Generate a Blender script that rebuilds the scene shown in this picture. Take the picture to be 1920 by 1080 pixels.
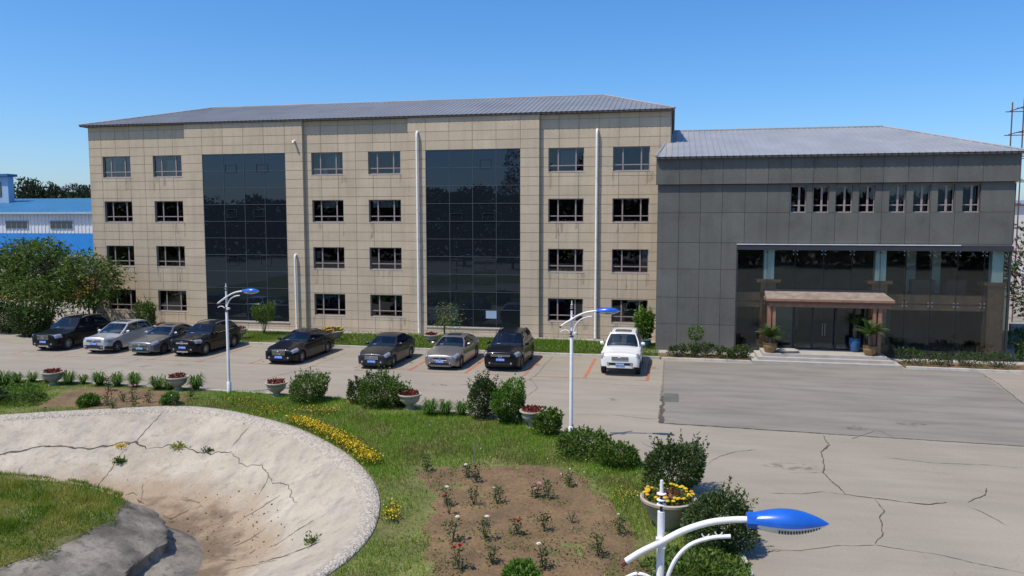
import bpy, bmesh, math, random
import numpy as np
from mathutils import Vector, Matrix
from mathutils.bvhtree import BVHTree

# ------------------------------------------------------------------ scene, camera, light
sc = bpy.context.scene
for o in list(bpy.data.objects):
    bpy.data.objects.remove(o)
COL = sc.collection
random.seed(7)
RNG = np.random.default_rng(11)

YAW, PITCH, ROLL = -.2039, .0869, -.0003
sy, cy = math.sin(YAW), math.cos(YAW)
FW = Vector((sy*math.cos(PITCH), cy*math.cos(PITCH), -math.sin(PITCH)))
R0 = Vector((cy, -sy, 0)); U0 = R0.cross(FW)
RT = R0*math.cos(ROLL)+U0*math.sin(ROLL); UP = -R0*math.sin(ROLL)+U0*math.cos(ROLL)
cam = bpy.data.cameras.new('camera'); camo = bpy.data.objects.new('camera', cam); COL.objects.link(camo)
mw = Matrix((( RT.x, UP.x, -FW.x, 3.663), (RT.y, UP.y, -FW.y, -48.51), (RT.z, UP.z, -FW.z, 7.55), (0, 0, 0, 1)))
camo.matrix_world = mw
cam.sensor_width = 36; cam.lens = 1450/1920*36; cam.clip_start = .2; cam.clip_end = 4000
sc.camera = camo
sc.render.resolution_x, sc.render.resolution_y = 1024, 576

SUN_EL, SUN_AZ = math.radians(61.0), math.radians(-131.5)      # azimuth from +Y towards +X
world = bpy.data.worlds.new('World'); sc.world = world; world.use_nodes = True
wn = world.node_tree; bg = wn.nodes['Background']
sky = wn.nodes.new('ShaderNodeTexSky'); sky.sky_type = 'NISHITA'; sky.sun_disc = False
sky.sun_elevation = SUN_EL; sky.sun_rotation = SUN_AZ; sky.altitude = 0
sky.air_density = 1.0; sky.dust_density = 1.0; sky.ozone_density = 10
hs = wn.nodes.new('ShaderNodeHueSaturation'); hs.inputs['Saturation'].default_value = 1.15      # clear, slightly vivid spring sky
wn.links.new(sky.outputs[0], hs.inputs['Color']); wn.links.new(hs.outputs[0], bg.inputs[0]); bg.inputs[1].default_value = .15
sl = bpy.data.lights.new('sun', 'SUN'); sl.energy = 4.2; sl.angle = math.radians(.53); sl.color = (1, .90, .77)
so = bpy.data.objects.new('sun', sl); COL.objects.link(so); so.location = (-20, -40, 60)
sdir = Vector((-math.sin(SUN_AZ)*math.cos(SUN_EL), -math.cos(SUN_AZ)*math.cos(SUN_EL), -math.sin(SUN_EL)))
so.rotation_euler = sdir.to_track_quat('-Z', 'Y').to_euler()
sc.view_settings.view_transform = 'Standard'; sc.view_settings.look = 'None'
sc.view_settings.exposure = .2; sc.view_settings.gamma = 1; sc.view_settings.use_curve_mapping = False

# ------------------------------------------------------------------ materials
MATS = {}
def _new(name):
    m = bpy.data.materials.new(name); m.use_nodes = True
    nt = m.node_tree; nt.nodes.clear()
    out = nt.nodes.new('ShaderNodeOutputMaterial'); MATS[name] = m
    return m, nt, out
def nd(nt, t, **kw):
    n = nt.nodes.new('ShaderNode'+t)
    for k, v in kw.items(): setattr(n, k, v)
    return n
def lk(nt, a, b): nt.links.new(a, b)
def rgb(c): return (c[0], c[1], c[2], 1)
def mixc(nt, fac, a, b, bt='MIX'):
    n = nd(nt, 'Mix', data_type='RGBA', blend_type=bt)
    for s, v in ((n.inputs[0], fac), (n.inputs[6], a), (n.inputs[7], b)):
        if isinstance(v, (int, float)): s.default_value = v
        elif isinstance(v, tuple): s.default_value = rgb(v)
        else: lk(nt, v, s)
    return n.outputs[2]
def mrange(nt, v, a, b, c, d):
    n = nd(nt, 'MapRange'); lk(nt, v, n.inputs[0])
    for i, x in enumerate((a, b, c, d)): n.inputs[i+1].default_value = x
    return n.outputs[0]
def noise(nt, scale, detail=4, stretch=None, rough=.55, vec=None):
    t = nd(nt, 'TexNoise'); t.inputs['Scale'].default_value = scale; t.inputs['Detail'].default_value = detail
    t.inputs['Roughness'].default_value = rough
    if vec is None: vec = nd(nt, 'NewGeometry').outputs['Position']
    if stretch:
        mp = nd(nt, 'Mapping'); mp.inputs['Scale'].default_value = stretch; lk(nt, vec, mp.inputs[0]); vec = mp.outputs[0]
    lk(nt, vec, t.inputs['Vector'])
    return t.outputs['Fac']
def bumpn(nt, h, strength, dist=.02):
    b = nd(nt, 'Bump'); b.inputs['Strength'].default_value = strength; b.inputs['Distance'].default_value = dist
    lk(nt, h, b.inputs['Height']); return b.outputs[0]
def hsv(nt, col, v):
    h = nd(nt, 'HueSaturation'); lk(nt, v, h.inputs['Value']); lk(nt, col, h.inputs['Color']); return h.outputs[0]
def P(nt, out, col, rough=.6, metal=0., spec=.5, coat=0., normal=None):
    b = nd(nt, 'BsdfPrincipled')
    if isinstance(col, tuple): b.inputs['Base Color'].default_value = rgb(col)
    else: lk(nt, col, b.inputs['Base Color'])
    if isinstance(rough, (int, float)): b.inputs['Roughness'].default_value = rough
    else: lk(nt, rough, b.inputs['Roughness'])
    b.inputs['Metallic'].default_value = metal; b.inputs['Specular IOR Level'].default_value = spec
    b.inputs['Coat Weight'].default_value = coat; b.inputs['Coat Roughness'].default_value = .03
    if normal is not None: lk(nt, normal, b.inputs['Normal'])
    if out is not None: lk(nt, b.outputs[0], out.inputs[0])
    return b
def M(name, col, rough=.6, var=.12, scale=3., fine=.06, metal=0., spec=.4, coat=0., objr=0., isl=0., bump=0., bscale=40., stretch=None, streak=0., blot=0.):
    m, nt, out = _new(name)
    c = tuple(col)
    a = tuple(x*(1-var) for x in c); b = tuple(min(1, x*(1+var)) for x in c)
    cc = mixc(nt, mrange(nt, noise(nt, scale, 5, stretch), .3, .7, 0, 1), a, b)
    if fine: cc = hsv(nt, cc, mrange(nt, noise(nt, scale*14, 3), .25, .75, 1-fine, 1+fine))
    if streak: cc = hsv(nt, cc, mrange(nt, noise(nt, 1.0, 5, (2.6, 1, .16)), .48, .72, 1, 1-streak))      # rain streaks
    if blot: cc = hsv(nt, cc, mrange(nt, noise(nt, .9, 5), .52, .72, 1, 1-blot))
    if objr: cc = hsv(nt, cc, mrange(nt, nd(nt, 'ObjectInfo').outputs['Random'], 0, 1, 1-objr, 1+objr))
    if isl: cc = hsv(nt, cc, mrange(nt, nd(nt, 'NewGeometry').outputs['Random Per Island'], 0, 1, 1-isl, 1+isl))
    nrm = bumpn(nt, noise(nt, bscale, 4), bump) if bump else None
    P(nt, out, cc, rough, metal, spec, coat, nrm)
    return m
def LEAF(name, c1, c2, trans=.3, rough=.5, isl=.35, patch=None, pscale=.35, pr=(.47, .64)):
    m, nt, out = _new(name)
    g = nd(nt, 'NewGeometry')
    r = g.outputs['Random Per Island']
    cc = mixc(nt, r, tuple(c1), tuple(c2))
    if patch:
        cc = mixc(nt, mrange(nt, noise(nt, pscale, 4), pr[0], pr[1], 0, .85), cc, tuple(patch))
    wv = nd(nt, 'TexWhiteNoise'); wv.noise_dimensions = '1D'; lk(nt, r, wv.inputs['W'])
    cc = hsv(nt, cc, mrange(nt, wv.outputs['Value'], 0, 1, 1-isl, 1+isl))
    b = P(nt, None, cc, rough, 0, .35)
    t = nd(nt, 'BsdfTranslucent'); lk(nt, cc, t.inputs[0])
    mx = nd(nt, 'MixShader'); mx.inputs[0].default_value = trans
    lk(nt, b.outputs[0], mx.inputs[1]); lk(nt, t.outputs[0], mx.inputs[2]); lk(nt, mx.outputs[0], out.inputs[0])
    return m
def GLASS(name, tint, refl=1.4, base=.02, gtint=(.85, .93, 1), wob=0.):
    m, nt, out = _new(name)
    tr = nd(nt, 'BsdfTransparent'); tr.inputs[0].default_value = rgb(tint)
    gl = nd(nt, 'BsdfGlossy'); gl.inputs['Color'].default_value = rgb(gtint); gl.inputs['Roughness'].default_value = .012
    fr = nd(nt, 'Fresnel'); fr.inputs[0].default_value = 1.5
    ma = nd(nt, 'Math', operation='MULTIPLY_ADD'); ma.use_clamp = True
    lk(nt, fr.outputs[0], ma.inputs[0]); ma.inputs[1].default_value = refl; ma.inputs[2].default_value = base
    mx = nd(nt, 'MixShader'); lk(nt, ma.outputs[0], mx.inputs[0]); lk(nt, tr.outputs[0], mx.inputs[1]); lk(nt, gl.outputs[0], mx.inputs[2])
    if wob:
        n = bumpn(nt, noise(nt, .9, 2), wob, .05); lk(nt, n, gl.inputs['Normal'])
    lk(nt, mx.outputs[0], out.inputs[0])
    return m

M('beige', (.497, .408, .290), .75, .08, .6, .05, objr=.05, streak=.13, bump=.15, bscale=60)
M('beige_back', (.28, .235, .18), .9)
M('greypanel', (.114, .115, .102), .7, .12, .5, .06, objr=.06, streak=.12, blot=.16, bump=.12, bscale=50)
M('greyback', (.06, .058, .05), .9)
M('apron', (.36, .34, .31), .85, .15, 1.5)
M('roofdark', (.235, .24, .245), .45, .12, .5, .04, metal=.2, spec=.5)
M('roofmetal', (.31, .32, .33), .45, .12, .5, .04, metal=.2, spec=.5)
M('soffit', (.08, .075, .07), .8)
M('winframe', (.30, .24, .235), .45, .08)
M('mullion', (.085, .095, .11), .4, .1, metal=.3)
M('sill', (.50, .46, .41), .7)
M('interior', (.15, .14, .13), .9, .2, .8)
M('interior_light', (.42, .42, .40), .9, .1)
M('blind', (.62, .62, .6), .8)
M('paper', (.75, .78, .82), .7)
M('pipe', (.80, .79, .76), .45, .07, 2.)
M('granite', (.27, .145, .09), .4, .18, 3., .12, bump=.05)
M('granite_in', (.28, .15, .09), .45, .18, 3., .12)
M('granite_dark', (.15, .085, .06), .45, .15)
M('whitecol', (.70, .82, .76), .6, .05)
M('darkmetal', (.035, .037, .043), .4, .1)
M('steel', (.45, .47, .5), .3, .05, metal=.8)
M('canopytop', (.22, .178, .14), .8, .3, 2.5, .15)
M('stepstone', (.36, .34, .305), .75, .12, 2., .08)
M('kerb', (.46, .44, .40), .85, .18, 2., .1, objr=.08)
M('soil', (.152, .100, .051), .95, .30, .9, .30, bump=.9, bscale=9)
M('sub', (.13, .135, .042), .95, .35, .8, .3, bump=.6, bscale=12)
M('crack', (.075, .065, .052), .95, .3, 3.)
M('crackfaint', (.155, .135, .11), .95, .3, 3.)
M('white_paint', (.74, .745, .75), .36, .09, 3., .05, spec=.5, streak=.12)
M('lampblue', (.012, .105, .50), .26, .14, 5., .08, spec=.5, coat=.35)
M('black', (.015, .015, .016), .5)
M('rubber', (.02, .02, .021), .8)
M('alloy', (.30, .305, .315), .3, .05, metal=.75)
M('chrome', (.80, .80, .82), .12, .02, metal=1.)
M('platebl', (.025, .16, .62), .4, .05)
M('platetxt', (.75, .8, .85), .5)
M('urn', (.39, .345, .275), .85, .18, 3., .12, bump=.25, bscale=35)
M('potgold', (.20, .125, .045), .35, .35, 7., .2, spec=.6)
M('potblue', (.03, .10, .24), .25, .15)
M('potgreen', (.015, .07, .075), .25, .15)
M('bark', (.10, .075, .055), .9, .3, 6., .2)
M('woodstem', (.075, .07, .035), .9, .3, 6.)
M('shedblue', (.02, .22, .60), .5, .1, .5)
M('shedrib', (.10, .30, .48), .5)
M('shedroof', (.02, .14, .30), .5, .15, .5)
M('shedwhite', (.60, .63, .67), .6, .08, .5)
M('shedpale', (.30, .42, .55), .6, .08, .5)
M('yellow', (.55, .28, .03), .6, .15, .6)
M('farwhite', (.60, .58, .55), .8, .1, .3)
M('rust', (.12, .05, .04), .7)
M('hedgepath', (.16, .17, .19), .9)
LEAF('leaf_tree', (.044, .09, .012), (.11, .17, .025), .35)
LEAF('leaf_dark', (.036, .066, .018), (.075, .115, .028), .25)
LEAF('leaf_bright', (.065, .155, .016), (.13, .235, .030), .35)
LEAF('leaf_mid', (.060, .115, .016), (.115, .185, .028), .35)
LEAF('leaf_fresh', (.12, .19, .03), (.19, .27, .06), .35)
LEAF('leaf_far', (.020, .036, .014), (.042, .062, .022), .15)
LEAF('grass', (.115, .265, .012), (.21, .37, .024), .5, patch=(.18, .17, .045), pscale=.42)
LEAF('grass_lush', (.090, .195, .012), (.175, .29, .026), .45, patch=(.17, .20, .030), pscale=.6)
LEAF('grass_island', (.085, .175, .012), (.165, .26, .02), .45, patch=(.32, .32, .06), pscale=1.1, pr=(.40, .56))
LEAF('daylily', (.045, .105, .014), (.095, .175, .03), .35)
LEAF('cycad', (.032, .080, .012), (.075, .135, .022), .25)
LEAF('red_leaf', (.12, .018, .016), (.20, .035, .028), .2)
LEAF('fl_yellow', (.60, .42, .015), (.75, .55, .03), .2, isl=.15)
LEAF('fl_orange', (.62, .20, .02), (.75, .36, .03), .2, isl=.15)
LEAF('fl_white', (.75, .72, .62), (.85, .83, .78), .2, isl=.08)
LEAF('fl_red', (.28, .008, .012), (.42, .02, .02), .15, isl=.2)
LEAF('fl_darkred', (.12, .008, .012), (.2, .015, .02), .15, isl=.2)
LEAF('fl_pink', (.66, .30, .36), (.78, .48, .52), .2, isl=.1)
GLASS('winglass', (.62, .64, .65), .85, .012)
GLASS('bigglass', (.87, .91, .895), .75, .005, gtint=(.80, .90, .95))
# tinted mirror-like curtain glass
m, nt, out = _new('curtain')
df = nd(nt, 'BsdfDiffuse'); df.inputs[0].default_value = (.010, .013, .018, 1)
gl = nd(nt, 'BsdfGlossy'); gl.inputs['Color'].default_value = (.62, .80, 1, 1); gl.inputs['Roughness'].default_value = .015
fr = nd(nt, 'Fresnel'); fr.inputs[0].default_value = 1.5
ma = nd(nt, 'Math', operation='MULTIPLY_ADD'); lk(nt, fr.outputs[0], ma.inputs[0]); ma.inputs[1].default_value = 1.1; ma.inputs[2].default_value = .014
mx = nd(nt, 'MixShader'); lk(nt, ma.outputs[0], mx.inputs[0]); lk(nt, df.outputs[0], mx.inputs[1]); lk(nt, gl.outputs[0], mx.inputs[2]); lk(nt, mx.outputs[0], out.inputs[0])
# car glass
GLASS('cabglass', (.62, .70, .74), 1.0, .02, gtint=(.9, .96, 1))
M('trimdark', (.03, .03, .03), .8)
M('trimtan', (.20, .17, .13), .8)
m, nt, out = _new('carglass')
P(nt, out, (.020, .034, .046), .05, 0, 1.)
m, nt, out = _new('lens')
P(nt, out, (.36, .38, .41), .12, .3, .6, .5)
def PAINT(name, col, metal=.35, rough=.32):
    m, nt, out = _new(name)
    P(nt, out, mixc(nt, noise(nt, 2.5, 3), tuple(x*.92 for x in col), tuple(min(1, x*1.08) for x in col)), rough, metal, .5 if max(col) > .08 else .15, .7 if max(col) > .08 else .35)
    return m
# concrete pavements
def CONC(name, c1, c2, c3, streak, vein):
    m, nt, out = _new(name)
    a = mixc(nt, mrange(nt, noise(nt, .22, 6), .32, .68, 0, 1), c1, c2)
    a = mixc(nt, mrange(nt, noise(nt, .8, 6, (.35, 1.6, 1)), .42, .75, 0, streak), a, c3)
    a = mixc(nt, mrange(nt, noise(nt, .09, 3), .55, .75, 0, .5), a, tuple(x*1.12 for x in c2))
    a = hsv(nt, a, mrange(nt, noise(nt, 14, 5), .25, .75, .93, 1.07))
    a = hsv(nt, a, mrange(nt, noise(nt, 70, 2), .25, .75, .95, 1.05))
    if vein:
        d = noise(nt, 1.1, 4)
        v = nd(nt, 'TexVoronoi', feature='DISTANCE_TO_EDGE'); v.inputs['Scale'].default_value = .16
        pos = nd(nt, 'NewGeometry').outputs['Position']
        ad = nd(nt, 'VectorMath', operation='ADD'); lk(nt, pos, ad.inputs[0])
        nx = nd(nt, 'TexNoise'); nx.inputs['Scale'].default_value = .9; nx.inputs['Detail'].default_value = 5; lk(nt, pos, nx.inputs['Vector'])
        sc_ = nd(nt, 'VectorMath', operation='SCALE'); lk(nt, nx.outputs['Color'], sc_.inputs[0]); sc_.inputs['Scale'].default_value = 1.6
        lk(nt, sc_.outputs[0], ad.inputs[1]); lk(nt, ad.outputs[0], v.inputs['Vector'])
        a = mixc(nt, mrange(nt, v.outputs['Distance'], 0, .004, vein, 0), a, tuple(x*.5 for x in c3))
    P(nt, out, a, .88, 0, .3, 0, bumpn(nt, noise(nt, 30, 5), .25, .01))
CONC('yard', (.262, .234, .186), (.302, .272, .218), (.214, .195, .164), .7, .15)
CONC('slab', (.200, .183, .155), (.238, .220, .189), (.140, .136, .124), .95, .0)
# pond concrete: pale render, sediment low down
m, nt, out = _new('pond')
a = mixc(nt, mrange(nt, noise(nt, .7, 6), .3, .7, 0, 1), (.325, .288, .225), (.445, .405, .325))
a = mixc(nt, mrange(nt, noise(nt, 1.6, 6, (1.2, .6, 1)), .48, .70, 0, .75), a, (.27, .25, .225))
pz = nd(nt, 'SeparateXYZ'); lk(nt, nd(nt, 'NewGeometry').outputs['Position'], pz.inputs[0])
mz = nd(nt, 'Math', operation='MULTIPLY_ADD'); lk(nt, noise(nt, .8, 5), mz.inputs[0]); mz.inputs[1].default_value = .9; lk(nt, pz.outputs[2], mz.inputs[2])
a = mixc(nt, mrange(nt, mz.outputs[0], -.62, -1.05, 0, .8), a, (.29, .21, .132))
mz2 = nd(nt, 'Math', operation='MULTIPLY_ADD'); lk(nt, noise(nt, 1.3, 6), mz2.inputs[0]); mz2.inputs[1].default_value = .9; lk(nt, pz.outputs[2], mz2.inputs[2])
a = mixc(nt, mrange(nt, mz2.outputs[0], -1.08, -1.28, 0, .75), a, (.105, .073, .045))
a = mixc(nt, mrange(nt, noise(nt, 3.2, 7, (1, 1, .4)), .53, .68, 0, .5), a, (.22, .195, .16))
a = hsv(nt, a, mrange(nt, noise(nt, 18, 5), .25, .75, .88, 1.12))
P(nt, out, a, .9, 0, .25, 0, bumpn(nt, noise(nt, 9, 6), .8, .04))
m, nt, out = _new('collar')
a = mixc(nt, mrange(nt, noise(nt, 1.1, 7), .35, .65, 0, 1), (.10, .092, .078), (.26, .235, .195))
a = mixc(nt, mrange(nt, noise(nt, 4.5, 6), .52, .66, 0, .6), a, (.07, .066, .06))
a = hsv(nt, a, mrange(nt, noise(nt, 14, 5), .25, .75, .85, 1.15))
P(nt, out, a, .9, 0, .25, 0, bumpn(nt, noise(nt, 8, 6), .6, .03))
m, nt, out = _new('pebbles')
v = nd(nt, 'TexVoronoi'); v.inputs['Scale'].default_value = 15; lk(nt, nd(nt, 'NewGeometry').outputs['Position'], v.inputs['Vector'])
a = mixc(nt, mrange(nt, v.outputs['Distance'], .25, .5, 0, 1), (.47, .43, .365), (.36, .325, .27))
sx = nd(nt, 'SeparateColor'); lk(nt, v.outputs['Color'], sx.inputs[0])
a = hsv(nt, a, mrange(nt, sx.outputs[0], 0, 1, .75, 1.2))
P(nt, out, a, .8, 0, .3, 0, bumpn(nt, mrange(nt, v.outputs['Distance'], .1, .6, 1, 0), .7, .04))
# worn orange paint
m, nt, out = _new('marking')
tr = nd(nt, 'BsdfTransparent'); b = P(nt, None, (.55, .19, .11), .8)
mx = nd(nt, 'MixShader'); lk(nt, mrange(nt, noise(nt, 1.1, 6), .36, .62, .10, .68), mx.inputs[0]); lk(nt, tr.outputs[0], mx.inputs[1]); lk(nt, b.outputs[0], mx.inputs[2]); lk(nt, mx.outputs[0], out.inputs[0])
m, nt, out = _new('marking_faint')
tr = nd(nt, 'BsdfTransparent'); b = P(nt, None, (.50, .19, .11), .8)
mx = nd(nt, 'MixShader'); lk(nt, mrange(nt, noise(nt, .7, 6), .4, .7, 0, .42), mx.inputs[0]); lk(nt, tr.outputs[0], mx.inputs[1]); lk(nt, b.outputs[0], mx.inputs[2]); lk(nt, mx.outputs[0], out.inputs[0])

m, nt, out = _new('drip')
tr = nd(nt, 'BsdfTransparent'); b = P(nt, None, (.10, .085, .065), .9)
mx = nd(nt, 'MixShader'); lk(nt, mrange(nt, noise(nt, 1.3, 5, (6, 1, .8)), .42, .7, 0, .34), mx.inputs[0]); lk(nt, tr.outputs[0], mx.inputs[1]); lk(nt, b.outputs[0], mx.inputs[2]); lk(nt, mx.outputs[0], out.inputs[0])
m, nt, out = _new('stain')
tr = nd(nt, 'BsdfTransparent'); b = P(nt, None, (.10, .09, .075), .8)
mx = nd(nt, 'MixShader'); lk(nt, mrange(nt, noise(nt, 3.5, 6), .45, .7, 0, .4), mx.inputs[0]); lk(nt, tr.outputs[0], mx.inputs[1]); lk(nt, b.outputs[0], mx.inputs[2]); lk(nt, mx.outputs[0], out.inputs[0])

# ------------------------------------------------------------------ mesh helpers
class MB:
    def __init__(s): s.v = []; s.f = []
    def quad(s, a, b, c, d):
        n = len(s.v); s.v += [tuple(a), tuple(b), tuple(c), tuple(d)]; s.f.append((n, n+1, n+2, n+3)); return s
    def poly(s, pts):
        n = len(s.v); s.v += [tuple(p) for p in pts]; s.f.append(tuple(range(n, n+len(pts)))); return s
    def box(s, x0, x1, y0, y1, z0, z1):
        n = len(s.v)
        s.v += [(x0,y0,z0),(x1,y0,z0),(x1,y1,z0),(x0,y1,z0),(x0,y0,z1),(x1,y0,z1),(x1,y1,z1),(x0,y1,z1)]
        s.f += [tuple(n+i for i in q) for q in ((0,3,2,1),(4,5,6,7),(0,1,5,4),(1,2,6,5),(2,3,7,6),(3,0,4,7))]; return s
    def tube(s, pts, r, seg=8, caps=True):
        pts = [Vector(p) for p in pts]
        if not hasattr(r, '__len__'): r = [r]*len(pts)
        rings = []; ref = None
        for i, p in enumerate(pts):
            d = (pts[min(i+1, len(pts)-1)]-pts[max(i-1, 0)]).normalized()
            if ref is None: ref = Vector((1, 0, 0)) if abs(d.x) < .8 else Vector((0, 1, 0))
            a = d.cross(ref).normalized(); b = d.cross(a).normalized(); ref = a.cross(d) if False else ref
            n = len(s.v); rings.append(n)
            for k in range(seg):
                t = 2*math.pi*k/seg; s.v.append(tuple(p+(a*math.cos(t)+b*math.sin(t))*r[i]))
        for i in range(len(pts)-1):
            for k in range(seg):
                k2 = (k+1) % seg; s.f.append((rings[i]+k, rings[i]+k2, rings[i+1]+k2, rings[i+1]+k))
        if caps:
            s.f.append(tuple(rings[0]+k for k in range(seg))[::-1]); s.f.append(tuple(rings[-1]+k for k in range(seg)))
        return s
    def lathe(s, prof, seg=20, c=(0, 0, 0)):
        rings = []
        for r, z in prof:
            n = len(s.v); rings.append(n)
            for k in range(seg):
                t = 2*math.pi*k/seg; s.v.append((c[0]+r*math.cos(t), c[1]+r*math.sin(t), c[2]+z))
        for i in range(len(prof)-1):
            for k in range(seg):
                k2 = (k+1) % seg; s.f.append((rings[i]+k, rings[i]+k2, rings[i+1]+k2, rings[i+1]+k))
        s.f.append(tuple(rings[0]+k for k in range(seg))[::-1]); s.f.append(tuple(rings[-1]+k for k in range(seg)))
        return s
    def grid(s, fn, us, vs, flip=False):
        n = len(s.v); m = len(vs)
        for u in us:
            for v in vs: s.v.append(tuple(fn(u, v)))
        for i in range(len(us)-1):
            for j in range(m-1):
                q = (n+i*m+j, n+(i+1)*m+j, n+(i+1)*m+j+1, n+i*m+j+1)
                s.f.append(q[::-1] if flip else q)
        return s
    def build(s, name, mat, parent=None, smooth=0):
        me = bpy.data.meshes.new(name); me.from_pydata(s.v, [], s.f); me.materials.append(MATS[mat]); me.update()
        return link(name, me, parent, smooth)
def link(name, me, parent=None, smooth=0):
    if smooth:
        me.shade_smooth()
        if smooth < 3: me.set_sharp_from_angle(angle=smooth)
    o = bpy.data.objects.new(name, me); COL.objects.link(o)
    if parent is not None: o.parent = parent
    return o
LABELS = {}
def tag(o, label=None, cat=None, group=None, kind=None):
    if label:
        o['label'] = label; LABELS.setdefault(label, []).append(o.name)
    if cat: o['category'] = cat
    if group: o['group'] = group
    if kind: o['kind'] = kind
    return o
def thing(name, label, cat, loc=(0, 0, 0), rz=0., group=None):
    o = bpy.data.objects.new(name, None); COL.objects.link(o); o.location = loc; o.rotation_euler = (0, 0, rz); o.empty_display_size = .2
    return tag(o, label, cat, group)
_ub = {}
def unit_box(mat):
    if mat not in _ub:
        b = MB().box(-.5, .5, -.5, .5, -.5, .5); me = bpy.data.meshes.new('panel_block'); me.from_pydata(b.v, [], b.f); me.materials.append(MATS[mat]); me.update(); _ub[mat] = me
    return _ub[mat]
def ublock(name, mat, x0, x1, y0, y1, z0, z1, parent):
    o = bpy.data.objects.new(name, unit_box(mat)); COL.objects.link(o); o.parent = parent
    o.location = ((x0+x1)/2, (y0+y1)/2, (z0+z1)/2); o.scale = (x1-x0, y1-y0, z1-z0)
    return o
def inst(o, parent, loc=None, rot=None, scale=None):
    c = o.copy(); COL.objects.link(c); c.parent = parent
    if loc is not None: c.location = loc
    if rot is not None: c.rotation_euler = rot
    if scale is not None: c.scale = scale
    return c
def npmesh(name, verts, quads, mat, parent=None, smooth=False):
    """verts (n,3), quads (m,k)"""
    me = bpy.data.meshes.new(name); nv = len(verts); nf, k = quads.shape
    me.vertices.add(nv); me.vertices.foreach_set('co', verts.astype(np.float32).ravel())
    me.loops.add(nf*k); me.loops.foreach_set('vertex_index', quads.astype(np.int32).ravel())
    me.polygons.add(nf); me.polygons.foreach_set('loop_start', np.arange(0, nf*k, k, dtype=np.int32))
    me.update(calc_edges=True); me.materials.append(MATS[mat])
    return link(name, me, parent)
def unitv(a): return a/np.maximum(np.linalg.norm(a, axis=1, keepdims=True), 1e-9)
def leaves(name, Pt, D, L, W, mat, parent=None, fold=.0):
    """one diamond leaf per point: base at Pt, pointing along D"""
    n = len(Pt); D = unitv(D)
    S = unitv(np.cross(D, RNG.normal(size=(n, 3))))
    N = np.cross(D, S)
    L = np.broadcast_to(L, n)[:, None]; W = np.broadcast_to(W, n)[:, None]
    v = np.empty((n, 4, 3)); v[:, 0] = Pt; v[:, 2] = Pt+D*L
    v[:, 1] = Pt+D*L*.45+S*W*.5+N*L*fold; v[:, 3] = Pt+D*L*.45-S*W*.5+N*L*fold
    return npmesh(name, v.reshape(-1, 3), np.arange(n*4).reshape(n, 4), mat, parent)
def inpoly(x, y, poly):
    p = np.asarray(poly); c = np.zeros(len(x), bool); j = len(p)-1
    for i in range(len(p)):
        xi, yi = p[i]; xj, yj = p[j]
        k = ((yi > y) != (yj > y)) & (x < (xj-xi)*(y-yi)/((yj-yi) or 1e-9)+xi); c ^= k; j = i
    return c
_vt = np.random.default_rng(5).random((64, 64))
def vnoise(x, y, s):
    x = x*s; y = y*s; i = np.floor(x).astype(int); j = np.floor(y).astype(int); u = x-i; w = y-j
    u = u*u*(3-2*u); w = w*w*(3-2*w); g = lambda a, b: _vt[a % 64, b % 64]
    return g(i, j)*(1-u)*(1-w)+g(i+1, j)*u*(1-w)+g(i, j+1)*(1-u)*w+g(i+1, j+1)*u*w
def polydist(x, y, poly):
    p = np.asarray(poly, float); q = np.roll(p, -1, 0); d = np.full(len(x), 1e9)
    for a, b in zip(p, q):
        ab = b-a; t = np.clip(((x-a[0])*ab[0]+(y-a[1])*ab[1])/max(ab@ab, 1e-9), 0, 1)
        d = np.minimum(d, np.hypot(x-a[0]-t*ab[0], y-a[1]-t*ab[1]))
    return d
def spline(pts, n=6, closed=True):
    p = [Vector((*q, 0)) if len(q) == 2 else Vector(q) for q in pts]; o = []; m = len(p)
    for i in range(m if closed else m-1):
        g = (lambda k: p[k % m]) if closed else (lambda k: p[max(0, min(m-1, k))])
        a, b, c, d = g(i-1), g(i), g(i+1), g(i+2)
        for k in range(n):
            t = k/n; o.append(.5*((2*b)+(c-a)*t+(2*a-5*b+4*c-d)*t*t+(3*b-a-3*c+d)*t**3))
    if not closed: o.append(p[-1])
    return [(v.x, v.y) for v in o]
def filled(name, outer, holes, z, mat):
    bm = bmesh.new(); ed = []
    for loop in [outer]+holes:
        vs = [bm.verts.new((x, y, z)) for x, y in loop]
        ed += [bm.edges.new((vs[i], vs[(i+1) % len(vs)])) for i in range(len(vs))]
    bmesh.ops.triangle_fill(bm, use_beauty=True, use_dissolve=False, edges=ed)
    for f in bm.faces:
        f.normal_update()
        if f.normal.z < 0: f.normal_flip()
    me = bpy.data.meshes.new(name); bm.to_mesh(me); bm.free(); me.materials.append(MATS[mat])
    return link(name, me)

# ------------------------------------------------------------------ ground, garden, pond
GARDEN = spline([(-45,-18),(-30,-17.8),(-22.7,-17.95),(-15,-18.2),(-9.5,-18.5),(-7.9,-18.8),(-5.3,-19.6),(-2.8,-20.45),(-1,-21.15),(.5,-22.5),(1.6,-23.3),(2.9,-24.5),(4.3,-27.2),(4.85,-29),(5.2,-30.5),(5.4,-32),(5.5,-36),(5.2,-42),(4,-47),(0,-52),(-10,-55),(-30,-56),(-45,-54)], 4)
RIM = spline([(-21.56,-23.88),(-19.87,-23.0),(-18.19,-22.2),(-16.9,-21.62),(-15.8,-21.25),(-14.67,-21.2),(-13.28,-21.5),(-11.9,-22.05),(-10.63,-22.65),(-9.34,-23.42),(-8.05,-24.4),(-6.77,-25.55),(-5.71,-26.7),(-4.92,-27.75),(-4.31,-28.75),(-3.85,-29.7),(-3.5,-30.77),(-3.3,-31.7),(-3.25,-32.6),(-3.4,-33.8),(-4.1,-35.6),(-5.6,-37.4),(-8.5,-39),(-13,-40),(-18,-39.8),(-23,-38.4),(-27,-35.5),(-28.8,-31.5),(-27.6,-28),(-24.8,-25.6)], 6)
NR = len(RIM)
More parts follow.
